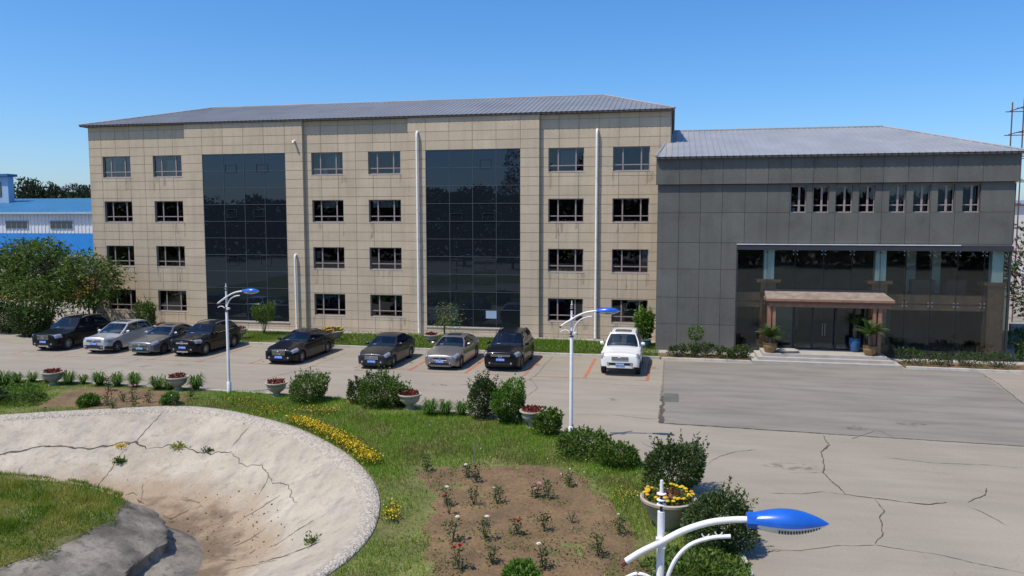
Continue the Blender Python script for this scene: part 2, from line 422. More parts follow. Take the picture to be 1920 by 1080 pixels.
RIMV = [Vector((x, y, 0)) for x, y in RIM]
RIMN = []
for i in range(NR):
    t = (RIMV[(i+1) % NR]-RIMV[i-1]).normalized(); n = Vector((-t.y, t.x, 0))
    if n.dot(Vector((-14, -30.5, 0))-RIMV[i]) < 0: n = -n
    RIMN.append(n)
GZ0 = .06                                            # lawn level

ground = filled('ground', [(-900,-500),(900,-500),(900,1500),(-900,1500)], [GARDEN], 0, 'yard'); tag(ground, kind='structure')
lawn = filled('lawn', GARDEN, [[tuple((v-n*.02)[:2]) for v, n in zip(RIMV, RIMN)]], GZ0, 'sub'); tag(lawn, kind='structure')
slab = MB().poly([(3.35,-19.62,.006),(17.2,-20.25,.006),(17.9,-14.3,.006),(18.75,-6.75,.006),(18.8,-6.35,.006),(3.35,-6.35,.006)]).build('plaza_slab', 'slab'); tag(slab, kind='structure')

def ribbon(name, pts, w, z, mat, parent, jit=.05, step=.12, zf=None, taper=True):
    """thin jagged strip following a polyline"""
    out = []
    for a, b in zip(pts[:-1], pts[1:]):
        a = Vector((a[0], a[1], 0)); b = Vector((b[0], b[1], 0)); n = max(1, int((b-a).length/step))
        for k in range(n): out.append(a.lerp(b, k/n))
    out.append(Vector((pts[-1][0], pts[-1][1], 0)))
    L, Rr = [], []; off = 0.
    for i, p in enumerate(out):
        d = (out[min(i+1, len(out)-1)]-out[max(0, i-1)]).normalized(); n = Vector((-d.y, d.x, 0))
        off = off*.7+random.uniform(-jit, jit)*.6
        ww = w*random.uniform(.35, 1.5)*(min(1, .35+min(i, len(out)-1-i)*.25) if taper else 1)
        c = p+n*off
        for S, l in ((1, L), (-1, Rr)):
            q = c+n*S*ww*.5; l.append((q.x, q.y, (zf(q.x, q.y) if zf else 0)+z))
    mb = MB()
    for i in range(len(out)-1): mb.quad(Rr[i], Rr[i+1], L[i+1], L[i])
    return mb.build(name, mat, parent)
CR = {'A': [(9.01, -20.02), (8.97, -21.36), (8.56, -22.24), (8.41, -23.52), (8.22, -24.45), (8.43, -25.65), (8.48, -26.25), (9.19, -26.44), (9.96, -26.57), (10.55, -26.57), (11.01, -26.35)], 'B': [(9.19, -26.44), (9.21, -27.35), (8.98, -27.84), (8.79, -28.92), (8.43, -29.62)], 'C': [(11.57, -26.24), (11.79, -25.99), (12.24, -25.56), (12.52, -24.89)], 'E': [(6.39, -26.59), (7.26, -26.46), (7.87, -26.16), (8.48, -26.25)], 'F': [(5.95, -30.44), (6.66, -30.38), (7.55, -29.93), (8.42, -29.69), (9.06, -29.85), (9.71, -29.95), (10.37, -30.27), (11.19, -30.6)], 'G1': [(2.76, -22.25), (2.95, -22.6), (3.08, -22.76), (3.35, -23.26)], 'G2': [(4.88, -24.36), (5.02, -23.84), (5.29, -23.39), (5.83, -22.75), (6.55, -22.3)], 'H': [(0.1, -18.92), (0.92, -18.83), (1.53, -18.71), (2.06, -18.85), (2.78, -19.04), (3.34, -19.0)], 'I': [(-2.71, -6.21), (-2.8, -9.01), (-2.71, -11.16), (-2.87, -12.65), (-2.48, -13.68), (-2.18, -14.56), (-2.33, -16.11)], 'K': [(-15.39, -15.84), (-15.03, -13.96), (-14.58, -12.47), (-14.56, -9.83), (-14.47, -7.55)], 'L': [(-24.57, -15.92), (-24.72, -14.25), (-24.68, -12.71), (-24.81, -11.26)], 'M': [(-3.72, -12.82), (-1.14, -12.92), (1.36, -13.01), (3.3, -13.2)], 'N': [(9.87, -20.39), (10.41, -19.8), (10.92, -19.13), (11.17, -19.22), (11.35, -19.88)], 'P': [(11.46, -26.58), (11.72, -27.09), (11.9, -27.77), (12.02, -27.92)], 'J': [(18.79, -6.75), (18.56, -9.6), (18.23, -11.89), (17.88, -14.3)], 'S': [(7.23, -24.65), (7.7, -24.56), (8.22, -24.45)], 'T': [(10.46, -22.44), (11.78, -22.72), (13.33, -22.62), (14.32, -22.73)]}
WID = dict(A=.032, B=.024, C=.03, F=.018, H=.022, N=.03, J=.04, I=.026, K=.022, L=.022)
for k, p in CR.items():
    ribbon('crack', p, WID.get(k, .02), .0105, 'crack' if k in 'ABCNJ' else 'crackfaint', ground, .03)
ribbon('crack', [(10.0,-26.58),(10.5,-26.62),(11.0,-26.38)], .07, .009, 'crack', ground, .06)
ribbon('crack', [(8.97,-21.3),(8.85,-21.7),(8.6,-22.2)], .06, .009, 'crack', ground, .05)
ribbon('joint', [(3.35,-6.4),(3.35,-13)], .05, .011, 'crackfaint', slab, .02, taper=False)
ribbon('joint', [(3.36,-13),(3.35,-15)], .10, .011, 'crackfaint', slab, .04, taper=False)
ribbon('joint', [(3.40,-15),(3.38,-19.6)], .17, .011, 'crack', slab, .07, taper=False)
ribbon('joint', [(3.3,-19.58),(7,-19.78),(9.0,-19.9)], .09, .011, 'crack', slab, .03, taper=False)
ribbon('joint', [(9.0,-19.9),(12,-20.02),(17.2,-20.26)], .045, .011, 'crack', slab, .02, taper=False)
tag(MB().box(3.42, 4.05, -16.05, -14.45, .004, .012).build('manhole_cover', 'greypanel'), 'dark square metal cover set flush at the slab corner', 'manhole cover')
# parking bay lines
mk = thing('parking_marking', None, None); mk['kind'] = 'structure'
for k in range(13):
    x = 2.62-2.97*k
    MB().box(x-.08, x+.08, -11.85, -6.4, .002, .0075).build('bay_line', 'marking' if k < 5 else 'marking_faint', mk)
MB().box(-8.9, 2.7, -11.98, -11.84, .002, .0068).build('front_line', 'marking_faint', mk)
MB().box(-36, -9.0, -11.72, -11.58, .002, .0068).build('front_line', 'marking_faint', mk)

# oil drips and tyre scuffs in the bays
for k in range(26):
    x, y = random.uniform(-33, 8), random.uniform(-16.5, -7); w_, h_ = random.uniform(.15, .6), random.uniform(.12, .4)
    MB().poly([(x+w_*math.cos(a)*random.uniform(.6, 1.1), y+h_*math.sin(a)*random.uniform(.6, 1.1), .0035+.00003*k) for a in np.linspace(0, 2*math.pi, 15)[:-1]]).build('oil_stain', 'stain', ground)
for k in range(3):
    x, y = random.uniform(5, 16), random.uniform(-30, -10); w_, h_ = random.uniform(.3, 1.3), random.uniform(.2, .6)
    MB().poly([(x+w_*math.cos(a)*random.uniform(.6, 1.1), y+h_*math.sin(a)*random.uniform(.6, 1.1), .0082+.00003*k) for a in np.linspace(0, 2*math.pi, 15)[:-1]]).build('oil_stain', 'stain', ground)
# kerb stones
def kerb(name, pts, w, z0, z1, L=.95, matname='kerb'):
    root = thing(name, None, None); root['kind'] = 'structure'
    P_ = [Vector((x, y, 0)) for x, y in pts]; acc = [0]
    for a, b in zip(P_[:-1], P_[1:]): acc.append(acc[-1]+(b-a).length)
    def at(s):
        for i in range(len(P_)-1):
            if s <= acc[i+1] or i == len(P_)-2: return P_[i].lerp(P_[i+1], (s-acc[i])/max(1e-6, acc[i+1]-acc[i]))
    n = max(1, int(acc[-1]/L)); st = acc[-1]/n
    for k in range(n):
        a, b = at(k*st+.006), at((k+1)*st-.006); c = (a+b)/2; d = b-a
        o = bpy.data.objects.new('kerb_stone', unit_box(matname)); COL.objects.link(o); o.parent = root
        dz = random.uniform(-.008, .008)
        o.location = (c.x, c.y, (z0+z1)/2+dz); o.scale = (d.length, w, z1-z0); o.rotation_euler = (0, 0, math.atan2(d.y, d.x))
    return root
kerb('kerb', [(-36,-5.85),(-16,-5.8),(3.1,-5.85)], .16, -.05, .13)
kerb('kerb', [(3.2,-6.0),(7.85,-6.05)], .16, -.05, .12)
kerb('kerb', [(15.5,-6.15),(19.5,-6.3),(22.5,-6.35)], .18, -.05, .12)
gk = [p for p in GARDEN if p[0] > -40 and p[1] > -45]
i0 = max(range(len(gk)), key=lambda i: -gk[i][0] if gk[i][1] > -20 else -99)
gk.sort(key=lambda p: math.atan2(p[1]+40, p[0]+12), reverse=True)
gk = [p for p in gk if p[1] > -44 and (p[1] > -25 or p[0] > 0)]
kerb('kerb', gk, .14, -.05, .10)

# pond
SP_A, SP_B = Vector((-10.4, -30.0, 0)), Vector((-21.5, -32.2, 0))
def spine_pt(p):
    d = SP_B-SP_A; t = max(0, min(1, (p-SP_A).dot(d)/d.length_squared)); return SP_A+d*t
BAND = .46
TS = [0, .03, .07, .12, .18, .25, .32, .4, .48, .56, .64, .72, .82, .92, 1.0]
DEPTH = 1.75
def bprof(t): return -.03-DEPTH*(math.sin(min(1, t/.80)*math.pi/2)**1.15)
def bpt(i, t):
    i = i % NR; i0 = int(i); f = i-i0
    a = (RIMV[i0]+RIMN[i0]*BAND).lerp(RIMV[(i0+1) % NR]+RIMN[(i0+1) % NR]*BAND, f); s = spine_pt(a); p = a.lerp(s, t)
    w = (.05*math.sin(a.x*1.1+t*7)+.04*math.sin(a.y*1.4-t*9))*max(0, 1-t*1.35)*t*5
    return Vector((p.x, p.y, bprof(t)+w*.8))
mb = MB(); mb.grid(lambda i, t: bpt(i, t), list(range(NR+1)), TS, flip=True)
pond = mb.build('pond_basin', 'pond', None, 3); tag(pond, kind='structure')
bvh = BVHTree.FromPolygons([Vector(v) for v in mb.v], mb.f)
def pond_z(x, y):
    h = bvh.ray_cast(Vector((x, y, 5)), Vector((0, 0, -1))); return h[0].z if h[0] else GZ0
mb = MB()
prof = [(-.06, -.1), (-.06, .085), (-.02, .115), (.14, .12), (.30, .085), (.42, .03), (BAND+.03, -.045)]
mb.grid(lambda i, j: (lambda v, n, q: (v.x+n.x*q[0], v.y+n.y*q[0], q[1]))(RIMV[i % NR], RIMN[i % NR], prof[j]), list(range(NR+1)), list(range(len(prof))), flip=True)
mb.build('pebble_rim', 'pebbles', pond, 3)
def pcrack(ij, w, m='crack', jit=.10):
    pts = []
    for i, t in ij: q = bpt(i, t); pts.append((q.x, q.y))
    ribbon('crack', pts, w, .014, m, pond, jit, .1, pond_z)
main = [(i, .235+.018*math.sin(i*.55)+.006*math.sin(i*2.3)) for i in np.arange(-8, 74, 1.)]
pcrack(main[:34], .07, jit=.05); pcrack(main[33:52], .04, jit=.05); pcrack([(i, t+.02) for i, t in main[50:]], .028, 'crackfaint', jit=.06)
for i0_, ta, tb, w in ((22, .0, .22, .03), (20, .27, .55, .025), (44, .02, .21, .025), (58, .26, .36, .025), (86, .22, .44, .035), (66, .30, .55, .025), (98, .14, .45, .04), (101, .35, .6, .03), (8, .35, .5, .03), (30, .47, .58, .025), (76, .45, .62, .03)):
    d = random.uniform(-3, 3); pcrack([(i0_+d*k/6, ta+(tb-ta)*k/6) for k in range(7)], w, 'crack' if w > .036 else 'crackfaint', .06)
for k in range(20):                                                    # sediment cracks near the bottom
    i0_ = random.uniform(8, 96); t0 = random.uniform(.5, .8); dl = random.uniform(1, 4)
    pcrack([(i0_, t0), (i0_+dl*.5, t0+random.uniform(-.03, .03)), (i0_+dl, t0+random.uniform(-.06, .06))], random.uniform(.02, .045), random.choice(['crack', 'crackfaint']), .04)
# island in the pond
ISL = spline([(-12.9,-29.0),(-11.9,-29.5),(-11.2,-30.6),(-11.2,-31.9),(-11.4,-33.2),(-12.4,-35),(-15,-36),(-19,-36),(-22.5,-34.6),(-23.6,-32),(-22,-29.8),(-19,-28.9),(-16,-28.55),(-14.3,-28.6)], 5)
ni = len(ISL); ic = Vector((-17, -32.2, 0))
ivs = [Vector((x, y, 0)) for x, y in ISL]
def iring(k, off, z): v = ivs[k % ni]; d = (v-ic).normalized(); return (v.x+d.x*off, v.y+d.y*off, z)
def collar(k):      # wide bare concrete apron on the side facing the yard and the camera
    v = ivs[k % ni]; a = math.atan2(v.y-ic.y, v.x-ic.x)
    w = max(0., math.cos(a+.42))**2
    return w
island = thing('island', None, None); island['kind'] = 'structure'
ipr = [(-.4, -.75), (0, -.535), (.3, -.60), (.6, -.72), (.9, -.80), (1.2, -.90), (1.5, -1.0), (1.72, -1.08), (1.80, -1.15), (1.74, -1.30), (1.78, -1.42), (2.1, -1.50), (2.6, -1.66), (3.4, -1.86)]
def rough(x, y): a = np.array([x]); b = np.array([y]); return float((vnoise(a, b, 1.1)-.5)[0]*.16+(vnoise(a+7, b, 3.1)-.5)[0]*.09+(vnoise(a, b+5, 8.)-.5)[0]*.035)
def cpt(k, j):
    i0_ = int(k) % ni; f = k-int(k); a, b = ivs[i0_], ivs[(i0_+1) % ni]; v = a.lerp(b, f); d = (v-ic).normalized(); c_ = collar(i0_)*(1-f)+collar(i0_+1)*f
    off = ipr[j][0]*(.30+.85*c_) if ipr[j][0] > 0 else ipr[j][0]; off += rough(v.x*1.7, v.y*1.7+j*.31)*(1.2 if 2 < j < 11 else .5)
    x_, y_ = v.x+d.x*off, v.y+d.y*off; return (x_, y_, ipr[j][1]+rough(x_, y_)*(.55 if 1 < j < 12 else .2))
mb = MB(); mb.grid(cpt, [q/3 for q in range(ni*3+1)], list(range(len(ipr))), flip=True)
mb.build('island_collar', 'collar', island, .6)
mb = MB(); mb.grid(lambda k, r: (ic.x+(ivs[k % ni].x-ic.x)*r, ic.y+(ivs[k % ni].y-ic.y)*r, -.31-.18*r*r+.03*math.sin(k*.35+r*9)*max(0, 1-r)-max(0, r-1)*7), list(range(ni+1)), [0, .25, .5, .75, .9, 1.0, 1.015, 1.03], flip=True)
mb.build('island_soil', 'sub', island, 3)

# flower beds: raked earth
def bumpy(name, poly, z, mat, amp=.05, cell=.1):
    p = np.array(poly); x0, y0 = p.min(0)-.3; x1, y1 = p.max(0)+.3
    nx, ny = int((x1-x0)/cell)+1, int((y1-y0)/cell)+1
    X, Y = np.meshgrid(x0+np.arange(nx)*cell, y0+np.arange(ny)*cell, indexing='ij'); xf, yf = X.ravel(), Y.ravel()
    sd = np.where(inpoly(xf, yf, poly), 1, -1)*polydist(xf, yf, poly)+(vnoise(xf, yf, 1.9)-.5)*.5+(vnoise(xf+9, yf, 5)-.5)*.2
    Z = z-.03+np.clip(sd, -.15, .15)*.3+(vnoise(xf, yf, 2.3)-.5)*amp+(vnoise(xf, yf+4, 6)-.5)*amp*.8+(vnoise(xf+3, yf, 11)-.5)*amp*.5*(sd > 0)
    idx = np.arange(nx*ny).reshape(nx, ny); ok = (sd > -.12).reshape(nx, ny)
    k = ok[:-1, :-1] & ok[1:, :-1] & ok[1:, 1:] & ok[:-1, 1:]
    q = np.stack([idx[:-1, :-1][k], idx[1:, :-1][k], idx[1:, 1:][k], idx[:-1, 1:][k]], 1)
    o = npmesh(name, np.stack([xf, yf, Z], 1), q, mat); o.data.shade_smooth(); tag(o, kind='structure'); return o
BED2 = [(-3.9,-26.9),(-2.75,-26.35),(-1.2,-25.85),(.55,-25.75),(1.5,-26.75),(2.1,-28.1),(2.6,-29.65),(3.1,-31),(3.2,-32.4),(3.1,-35),(-1.2,-35),(-1.3,-33.2),(-1.7,-31.7),(-2.25,-30.5),(-2.5,-29.05),(-3.1,-27.9)]
BED1 = [(-21.2,-22.6),(-21.9,-20.5),(-22.1,-18.75),(-19.85,-18.6),(-17.3,-18.75),(-15.9,-20.4),(-16.3,-21.1),(-18.1,-21.9)]
bumpy('rose_bed', BED2, .085, 'soil', .07); bumpy('rose_bed', BED1, .08, 'soil')

# grass
def blades(name, x, y, z, h, w, mat, lean=.45, parent=None):
    n = len(x); a = RNG.uniform(0, 2*np.pi, n); l = RNG.uniform(.05, 1, n)*lean; b = RNG.uniform(0, 2*np.pi, n)
    base = np.stack([x, y, z], 1); s = np.stack([np.cos(a), np.sin(a), np.zeros(n)], 1)*(w*.5)[:, None]
    d = np.stack([np.cos(b)*l*h, np.sin(b)*l*h, h*np.sqrt(np.maximum(.1, 1-l*l))], 1)
    v = np.stack([base-s, base+s, base+d], 1).reshape(-1, 3)
    return npmesh(name, v, np.arange(n*3).reshape(n, 3), mat, parent)
N = 560000
x = RNG.uniform(-34, 5.5, N); y = RNG.uniform(-37, -17.8, N)
k = inpoly(x, y, GARDEN) & ~inpoly(x, y, [tuple((v-n*.1)[:2]) for v, n in zip(RIMV, RIMN)])
x, y = x[k], y[k]
dry = vnoise(x, y, .55)*.6+vnoise(x+31, y+7, 1.5)*.4
nearb = np.exp(-((x+2.9)/1.3)**2)*(y < -26.5)*np.clip(vnoise(x+3, y, .9)*2.2-.3, 0, 1.2)                           # worn strip between pond and bed
inb = inpoly(x, y, BED2) | inpoly(x, y, BED1); db = np.minimum(polydist(x, y, BED2), polydist(x, y, BED1))
dens = np.clip(1.5-dry*.85-nearb*.5, .08, 1)*np.where(inb, np.where(db < .25+1.1*dry, .35, .02+.16*(dry > .56)), np.clip(.35+db*.55+(.55-dry)*1.2, .15, 1))
k = RNG.random(len(x)) < dens; x, y, dry, nearb, inb = x[k], y[k], dry[k], nearb[k], inb[k]
h = (.05+.13*RNG.random(len(x)))*(1.5-dry*.85)*np.where(inb, .55, 1)*(1-nearb*.4)*np.where(x < -15, .7, 1)
tag(blades('lawn_grass', x, y, np.full(len(x), GZ0-.005), h, RNG.uniform(.010, .022, len(x)), 'grass', .7), 'patchy green and straw coloured grass around the empty pond', 'grass', kind='stuff')
N = 130000                                                               # lush strip under the facade
x = RNG.uniform(-36, 3.0, N); y = RNG.uniform(-5.75, -1.05, N)
STRIPQ = MB().box(-36, 3.05, -5.78, -1.0, -.05, .07).build('planting_strip', 'sub'); tag(STRIPQ, kind='structure')
pt = vnoise(x, y, .5)
k = RNG.random(N) < np.clip(1.5-pt*1.1-.35*(x < -18)-(y > -1.5)*.4, .1, 1); x, y, pt = x[k], y[k], pt[k]
h = (.07+.16*RNG.random(len(x)))*(1.5-pt)*np.where(x > -17, 1.25, .75)
tag(blades('strip_grass', x, y, np.full(len(x), .06), h, RNG.uniform(.014, .03, len(x)), 'grass_lush', .8), 'lush grass and ground cover in the strip below the beige facade', 'grass', kind='stuff')
n = 26000; x = RNG.uniform(-17, 2.3, n); y = RNG.uniform(-5.6, -1.3, n); k = RNG.random(n) < np.clip(vnoise(x, y, .8)*1.6-.3, 0, 1); x, y = x[k], y[k]; n = len(x)
D = RNG.normal(size=(n, 3)); D[:, 2] = np.abs(D[:, 2])*.7+.2
tag(leaves('ground_cover', np.stack([x, y, RNG.uniform(.08, .33, n)], 1), D, RNG.uniform(.05, .12, n), RNG.uniform(.03, .06, n), 'leaf_fresh'), 'pale green leafy ground cover in the strip behind the cars', 'ground cover', kind='stuff')
n = 9000; x = RNG.uniform(-4, 3.4, n); y = RNG.uniform(-34.5, -25.7, n); k = inpoly(x, y, BED2) & (vnoise(x+5, y, 1.7)*.6+vnoise(x, y+3, .7)*.4 > .56); x, y = x[k], y[k]; n = len(x)
D = RNG.normal(size=(n, 3)); D[:, 2] = np.abs(D[:, 2])*.6+.15
tag(leaves('bed_weeds', np.stack([x, y, .095+RNG.uniform(0, .05, n)], 1), D, RNG.uniform(.03, .09, n), RNG.uniform(.02, .04, n), 'leaf_mid'), 'thin flat weeds spread over the large rose bed', 'weeds', kind='stuff')
# clods and stones on the raked earth
n = 1500; x = RNG.uniform(-4, 3.3, n); y = RNG.uniform(-34.5, -25.8, n); k = inpoly(x, y, BED2); x, y = x[k], y[k]; n = len(x)
D = unitv(RNG.normal(size=(n, 3))); s_ = RNG.uniform(.012, .04, n)[:, None]; E1 = unitv(np.cross(D, RNG.normal(size=(n, 3)))); E2 = np.cross(D, E1); c = np.stack([x, y, np.full(n, .085)], 1)
V = np.stack([c+D*s_, c+E1*s_, c+E2*s_, c-E1*s_, c-E2*s_, c-D*s_], 1).reshape(-1, 3); T = np.array([[0, 1, 2], [0, 2, 3], [0, 3, 4], [0, 4, 1], [5, 2, 1], [5, 3, 2], [5, 4, 3], [5, 1, 4]])
tag(npmesh('soil_clods', V, (np.arange(n)[:, None, None]*6+T[None]).reshape(-1, 3), 'soil'), 'loose clods of earth on the large rose bed', 'clods', kind='stuff')
# island grass with coarse tufts
N = 110000; x = RNG.uniform(-24, -10.5, N); y = RNG.uniform(-36.5, -28, N); ds = polydist(x, y, ISL); ins = inpoly(x, y, ISL); sdv = np.where(ins, ds, -ds); k = sdv > (vnoise(x, y, 2.2)-.62)*.75; x, y, sdv = x[k], y[k], sdv[k]
rr = np.hypot(x-ic.x, y-ic.y)/7
z = -.33-.17*np.clip(rr, 0, 1)**2+np.minimum(sdv, 0)*.35-.01; pt = vnoise(x, y, .9)
h = (.05+.10*RNG.random(len(x)))*(1.4-.7*pt)
for tx, ty in ((-13.9,-30.1),(-13.0,-30.9),(-13.2,-32.2),(-12.1,-31.2),(-14.6,-32.6),(-15.6,-29.6),(-15,-33.6),(-12.7,-29.9)): h *= 1+2.4*np.exp(-((x-tx)**2+(y-ty)**2)/.09)
tag(blades('island_grass', x, y, z, h, RNG.uniform(.012, .026, len(x)), 'grass_island', .8), 'tufted yellow green grass on the mound in the pond', 'grass', kind='stuff')
# silt, crumbs of concrete and leaf litter on the pond floor
n = 350; x = RNG.normal(-9.3, 2.2, n); y = RNG.normal(-28.6, 1.8, n); z = np.array([pond_z(a, b) for a, b in zip(x, y)]); k = (z < -.9) & (z > -2); x, y, z = x[k], y[k], z[k]; n = len(x)
D = unitv(RNG.normal(size=(n, 3))); s_ = (RNG.uniform(.10, 1, n)**3*.035+.008)[:, None]; E1 = unitv(np.cross(D, RNG.normal(size=(n, 3)))); E2 = np.cross(D, E1); c = np.stack([x, y, z+.012], 1)
V = np.stack([c+D*s_, c+E1*s_, c+E2*s_, c-E1*s_, c-E2*s_, c-D*s_], 1).reshape(-1, 3)
tag(npmesh('pond_debris', V, (np.arange(n)[:, None, None]*6+T[None]).reshape(-1, 3), 'soil'), 'small crumbs of concrete and litter on the pond floor', 'debris', kind='stuff')
# weeds in the pond cracks
def weed(i, t, n, s, mat, lab):
    q = bpt(i, t); Pt = np.array([q.x, q.y, q.z])+RNG.normal(size=(n, 3))*np.array([s, s, s*.6]); Pt[:, 2] = np.maximum(Pt[:, 2], q.z)+.02
    D = RNG.normal(size=(n, 3)); D[:, 2] = np.abs(D[:, 2])+.3
    t = thing('weed', lab, 'weed', (q.x, q.y, q.z)); Pt -= np.array([q.x, q.y, q.z])
    leaves('foliage', Pt, D, RNG.uniform(.08, .15, n), RNG.uniform(.04, .07, n), mat, t)
    MB().tube([(0, 0, -.02), (0, 0, .1)], .01, 5).build('stem', 'woodstem', t)
weed(21, .34, 160, .10, 'leaf_mid', 'small round green weed growing on the pale pond wall')
weed(19, .245, 60, .10, 'fl_yellow', 'yellow weed in the long crack of the pond wall, left part')
weed(31.5, .235, 120, .13, 'grass_island', 'dry straw weed along the long crack at its highest point')
weed(38, .24, 60, .09, 'leaf_dark', 'dark tuft in the pond crack right of the straw weed')
weed(97, .2, 80, .12, 'leaf_mid', 'weed at the lower right end of the pond wall crack')

# ------------------------------------------------------------------ beige office building
bld = thing('office_building', 'long four storey beige panel office block with two dark glass bays', 'building', (0, 0, 0))
XL, XR, ZT = -37.15, 3.47, 14.16
JXL, JXB1, JXM, JXB2, JXR = [-36.169, -35.003, -33.88, -32.721, -31.596, -30.476], [-28.07, -26.491, -24.952, -23.438, -21.875], [-19.374, -18.158, -16.934, -15.703, -14.484], [-12.021, -10.44, -8.901, -7.352, -5.789], [-3.354, -2.118, -0.867, 0.36, 1.592, 2.832]
(B1a, B1b), (B2a, B2b) = (-29.4, -20.6), (-13.229, -4.566)
BY = -.22
WX = [-36.095, -32.062, -20.088, -16.053, -4.032, 0.0]; WW, WH = 2.243, 1.466
WTOP = [2.626+3.15*k for k in range(4)]
OPEN = [(x, x+WW, zt-WH, zt) for x in WX for zt in WTOP]
G1, G2 = (JXB1[0], JXB1[-1], .66, 12.07), (JXB2[0], JXB2[-1], .66, 12.07)
def cut(rects, o):
    out = []
    for a, b, c, d in rects:
        x0, x1, z0, z1 = o
        if x1 <= a or x0 >= b or z1 <= c or z0 >= d: out.append((a, b, c, d)); continue
        if x0 > a: out.append((a, x0, c, d))
        if x1 < b: out.append((x1, b, c, d))
        aa, bb = max(a, x0), min(b, x1)
        if z0 > c: out.append((aa, bb, c, z0))
        if z1 < d: out.append((aa, bb, z1, d))
    return [r for r in out if r[1]-r[0] > .025 and r[3]-r[2] > .025]
secs = [([XL]+JXL+[B1a], 0., OPEN), ([B1a]+JXB1+[B1b], BY, [G1]), ([B1b]+JXM+[B2a], 0., OPEN), ([B2a]+JXB2+[B2b], BY, [G2]), ([B2b]+JXR+[XR], 0., OPEN)]
# backing wall, openings cut out, with reveals
mb = MB()
for xs, Y, ops in secs:
    for r in [(xs[0], xs[-1], 0, ZT)]:
        rs = [r]
        for o in ops: rs = cut(rs, o)
        for a, b, c, d in rs: mb.box(a, b, Y+.02, Y+.24, c, d)
mb.box(XL, XL+.24, .25, 12, 0, ZT); mb.box(XR-.24, XR, .25, 12, 0, ZT); mb.box(XL+.24, XR-.24, 11.8, 12, 0, ZT)
wall = mb.build('wall', 'beige_back', bld)
ZJ = [12.076+.587*k for k in range(-20, 4)]; ZJ = [z for z in ZJ if .28 < z < 13.9]; ZJ = [.03]+ZJ+[ZT]
cells = []
GAP = .0125
for xs, Y, ops in secs:
    for xa, xb in zip(xs[:-1], xs[1:]):
        for za, zb in zip(ZJ[:-1], ZJ[1:]):
            rs = [(xa+GAP, xb-GAP, za+GAP, zb-GAP)]
            for o in ops: rs = cut(rs, (o[0], o[1], o[2], o[3]))
            if rs: cells.append((rs, Y))
cells.sort(key=lambda c: -sum((r[1]-r[0])*(r[3]-r[2]) for r in c[0])*(1+.01*c[0][0][0]))
rest = MB()
for i, (rs, Y) in enumerate(cells):
    dy = random.uniform(-.002, .002)
    if i < 300:
        if len(rs) == 1: a, b, c, d = rs[0]; ublock('panel', 'beige', a, b, Y+dy, Y+.0195, c, d, wall)
        else:
            m_ = MB()
            for a, b, c, d in rs: m_.box(a, b, Y+dy, Y+.0195, c, d)
            m_.build('panel', 'beige', wall)
    else:
        for a, b, c, d in rs: rest.box(a, b, Y+dy, Y+.0195, c, d)
o = rest.build('panels', 'beige', wall); o['kind'] = 'stuff'
for xa, xb in ((B1a, B1b), (B2a, B2b)):              # bay cheeks and side walls
    for e0, e1 in ((xa-.002, xa+.02), (xb-.02, xb+.002)): MB().box(e0, e1, BY+.02, -.001, .02, ZT).build('side_cladding', 'beige', bld)
for e0, e1 in ((XR+.001, XR+.02), (XL-.02, XL-.001)): MB().box(e0, e1, 0, 12, .02, ZT).build('side_cladding', 'beige', bld)
# rooms behind the windows
mb = MB()
for k in range(5): mb.box(XL+.3, XR-.3, .3, 3.4, .1+3.15*k-.12, .1+3.15*k)
mb.box(XL+.3, XR-.3, 3.4, 3.5, 0, 13.5)
for x in (-34, -30, -18, -14.0, -1.9): mb.box(x-.06, x+.06, .3, 3.4, .1, 13)
mb.build('interior', 'interior', bld)
# windows
FR = MB(); fb = .055
u = [0, .27, .77, 1.0]; zt_ = .26
FR.box(0, WW, 0, .07, 0, fb); FR.box(0, WW, 0, .07, WH-fb, WH); FR.box(0, fb, 0, .07, fb, WH-fb); FR.box(WW-fb, WW, 0, .07, fb, WH-fb)
for q in (.27, .77): FR.box(WW*q-.04, WW*q+.04, -.004, .066, fb, WH-fb)
FR.box(fb, WW-fb, -.002, .062, WH*zt_-.03, WH*zt_+.03)
frame0 = bpy.data.meshes.new('frame'); frame0.from_pydata(FR.v, [], FR.f); frame0.materials.append(MATS['winframe']); frame0.update()
PN = {}
for a in range(3):
    for r, (c, d) in enumerate(((fb, WH*zt_-.03), (WH*zt_+.03, WH-fb))):
        m_ = MB().box(WW*u[a]+.03, WW*u[a+1]-.03, .028, .036, c, d); me = bpy.data.meshes.new('pane'); me.from_pydata(m_.v, [], m_.f); me.materials.append(MATS['winglass']); me.update(); PN[a, r] = me
SL = MB().box(-.03, WW+.03, -.03, .13, -.035, .004); sill0 = bpy.data.meshes.new('sill'); sill0.from_pydata(SL.v, [], SL.f); sill0.materials.append(MATS['sill']); sill0.update()
def child(name, me, parent, loc=(0, 0, 0), rot=None):
    o = bpy.data.objects.new(name, me); COL.objects.link(o); o.parent = parent; o.location = loc
    if rot: o.rotation_euler = rot
    return o
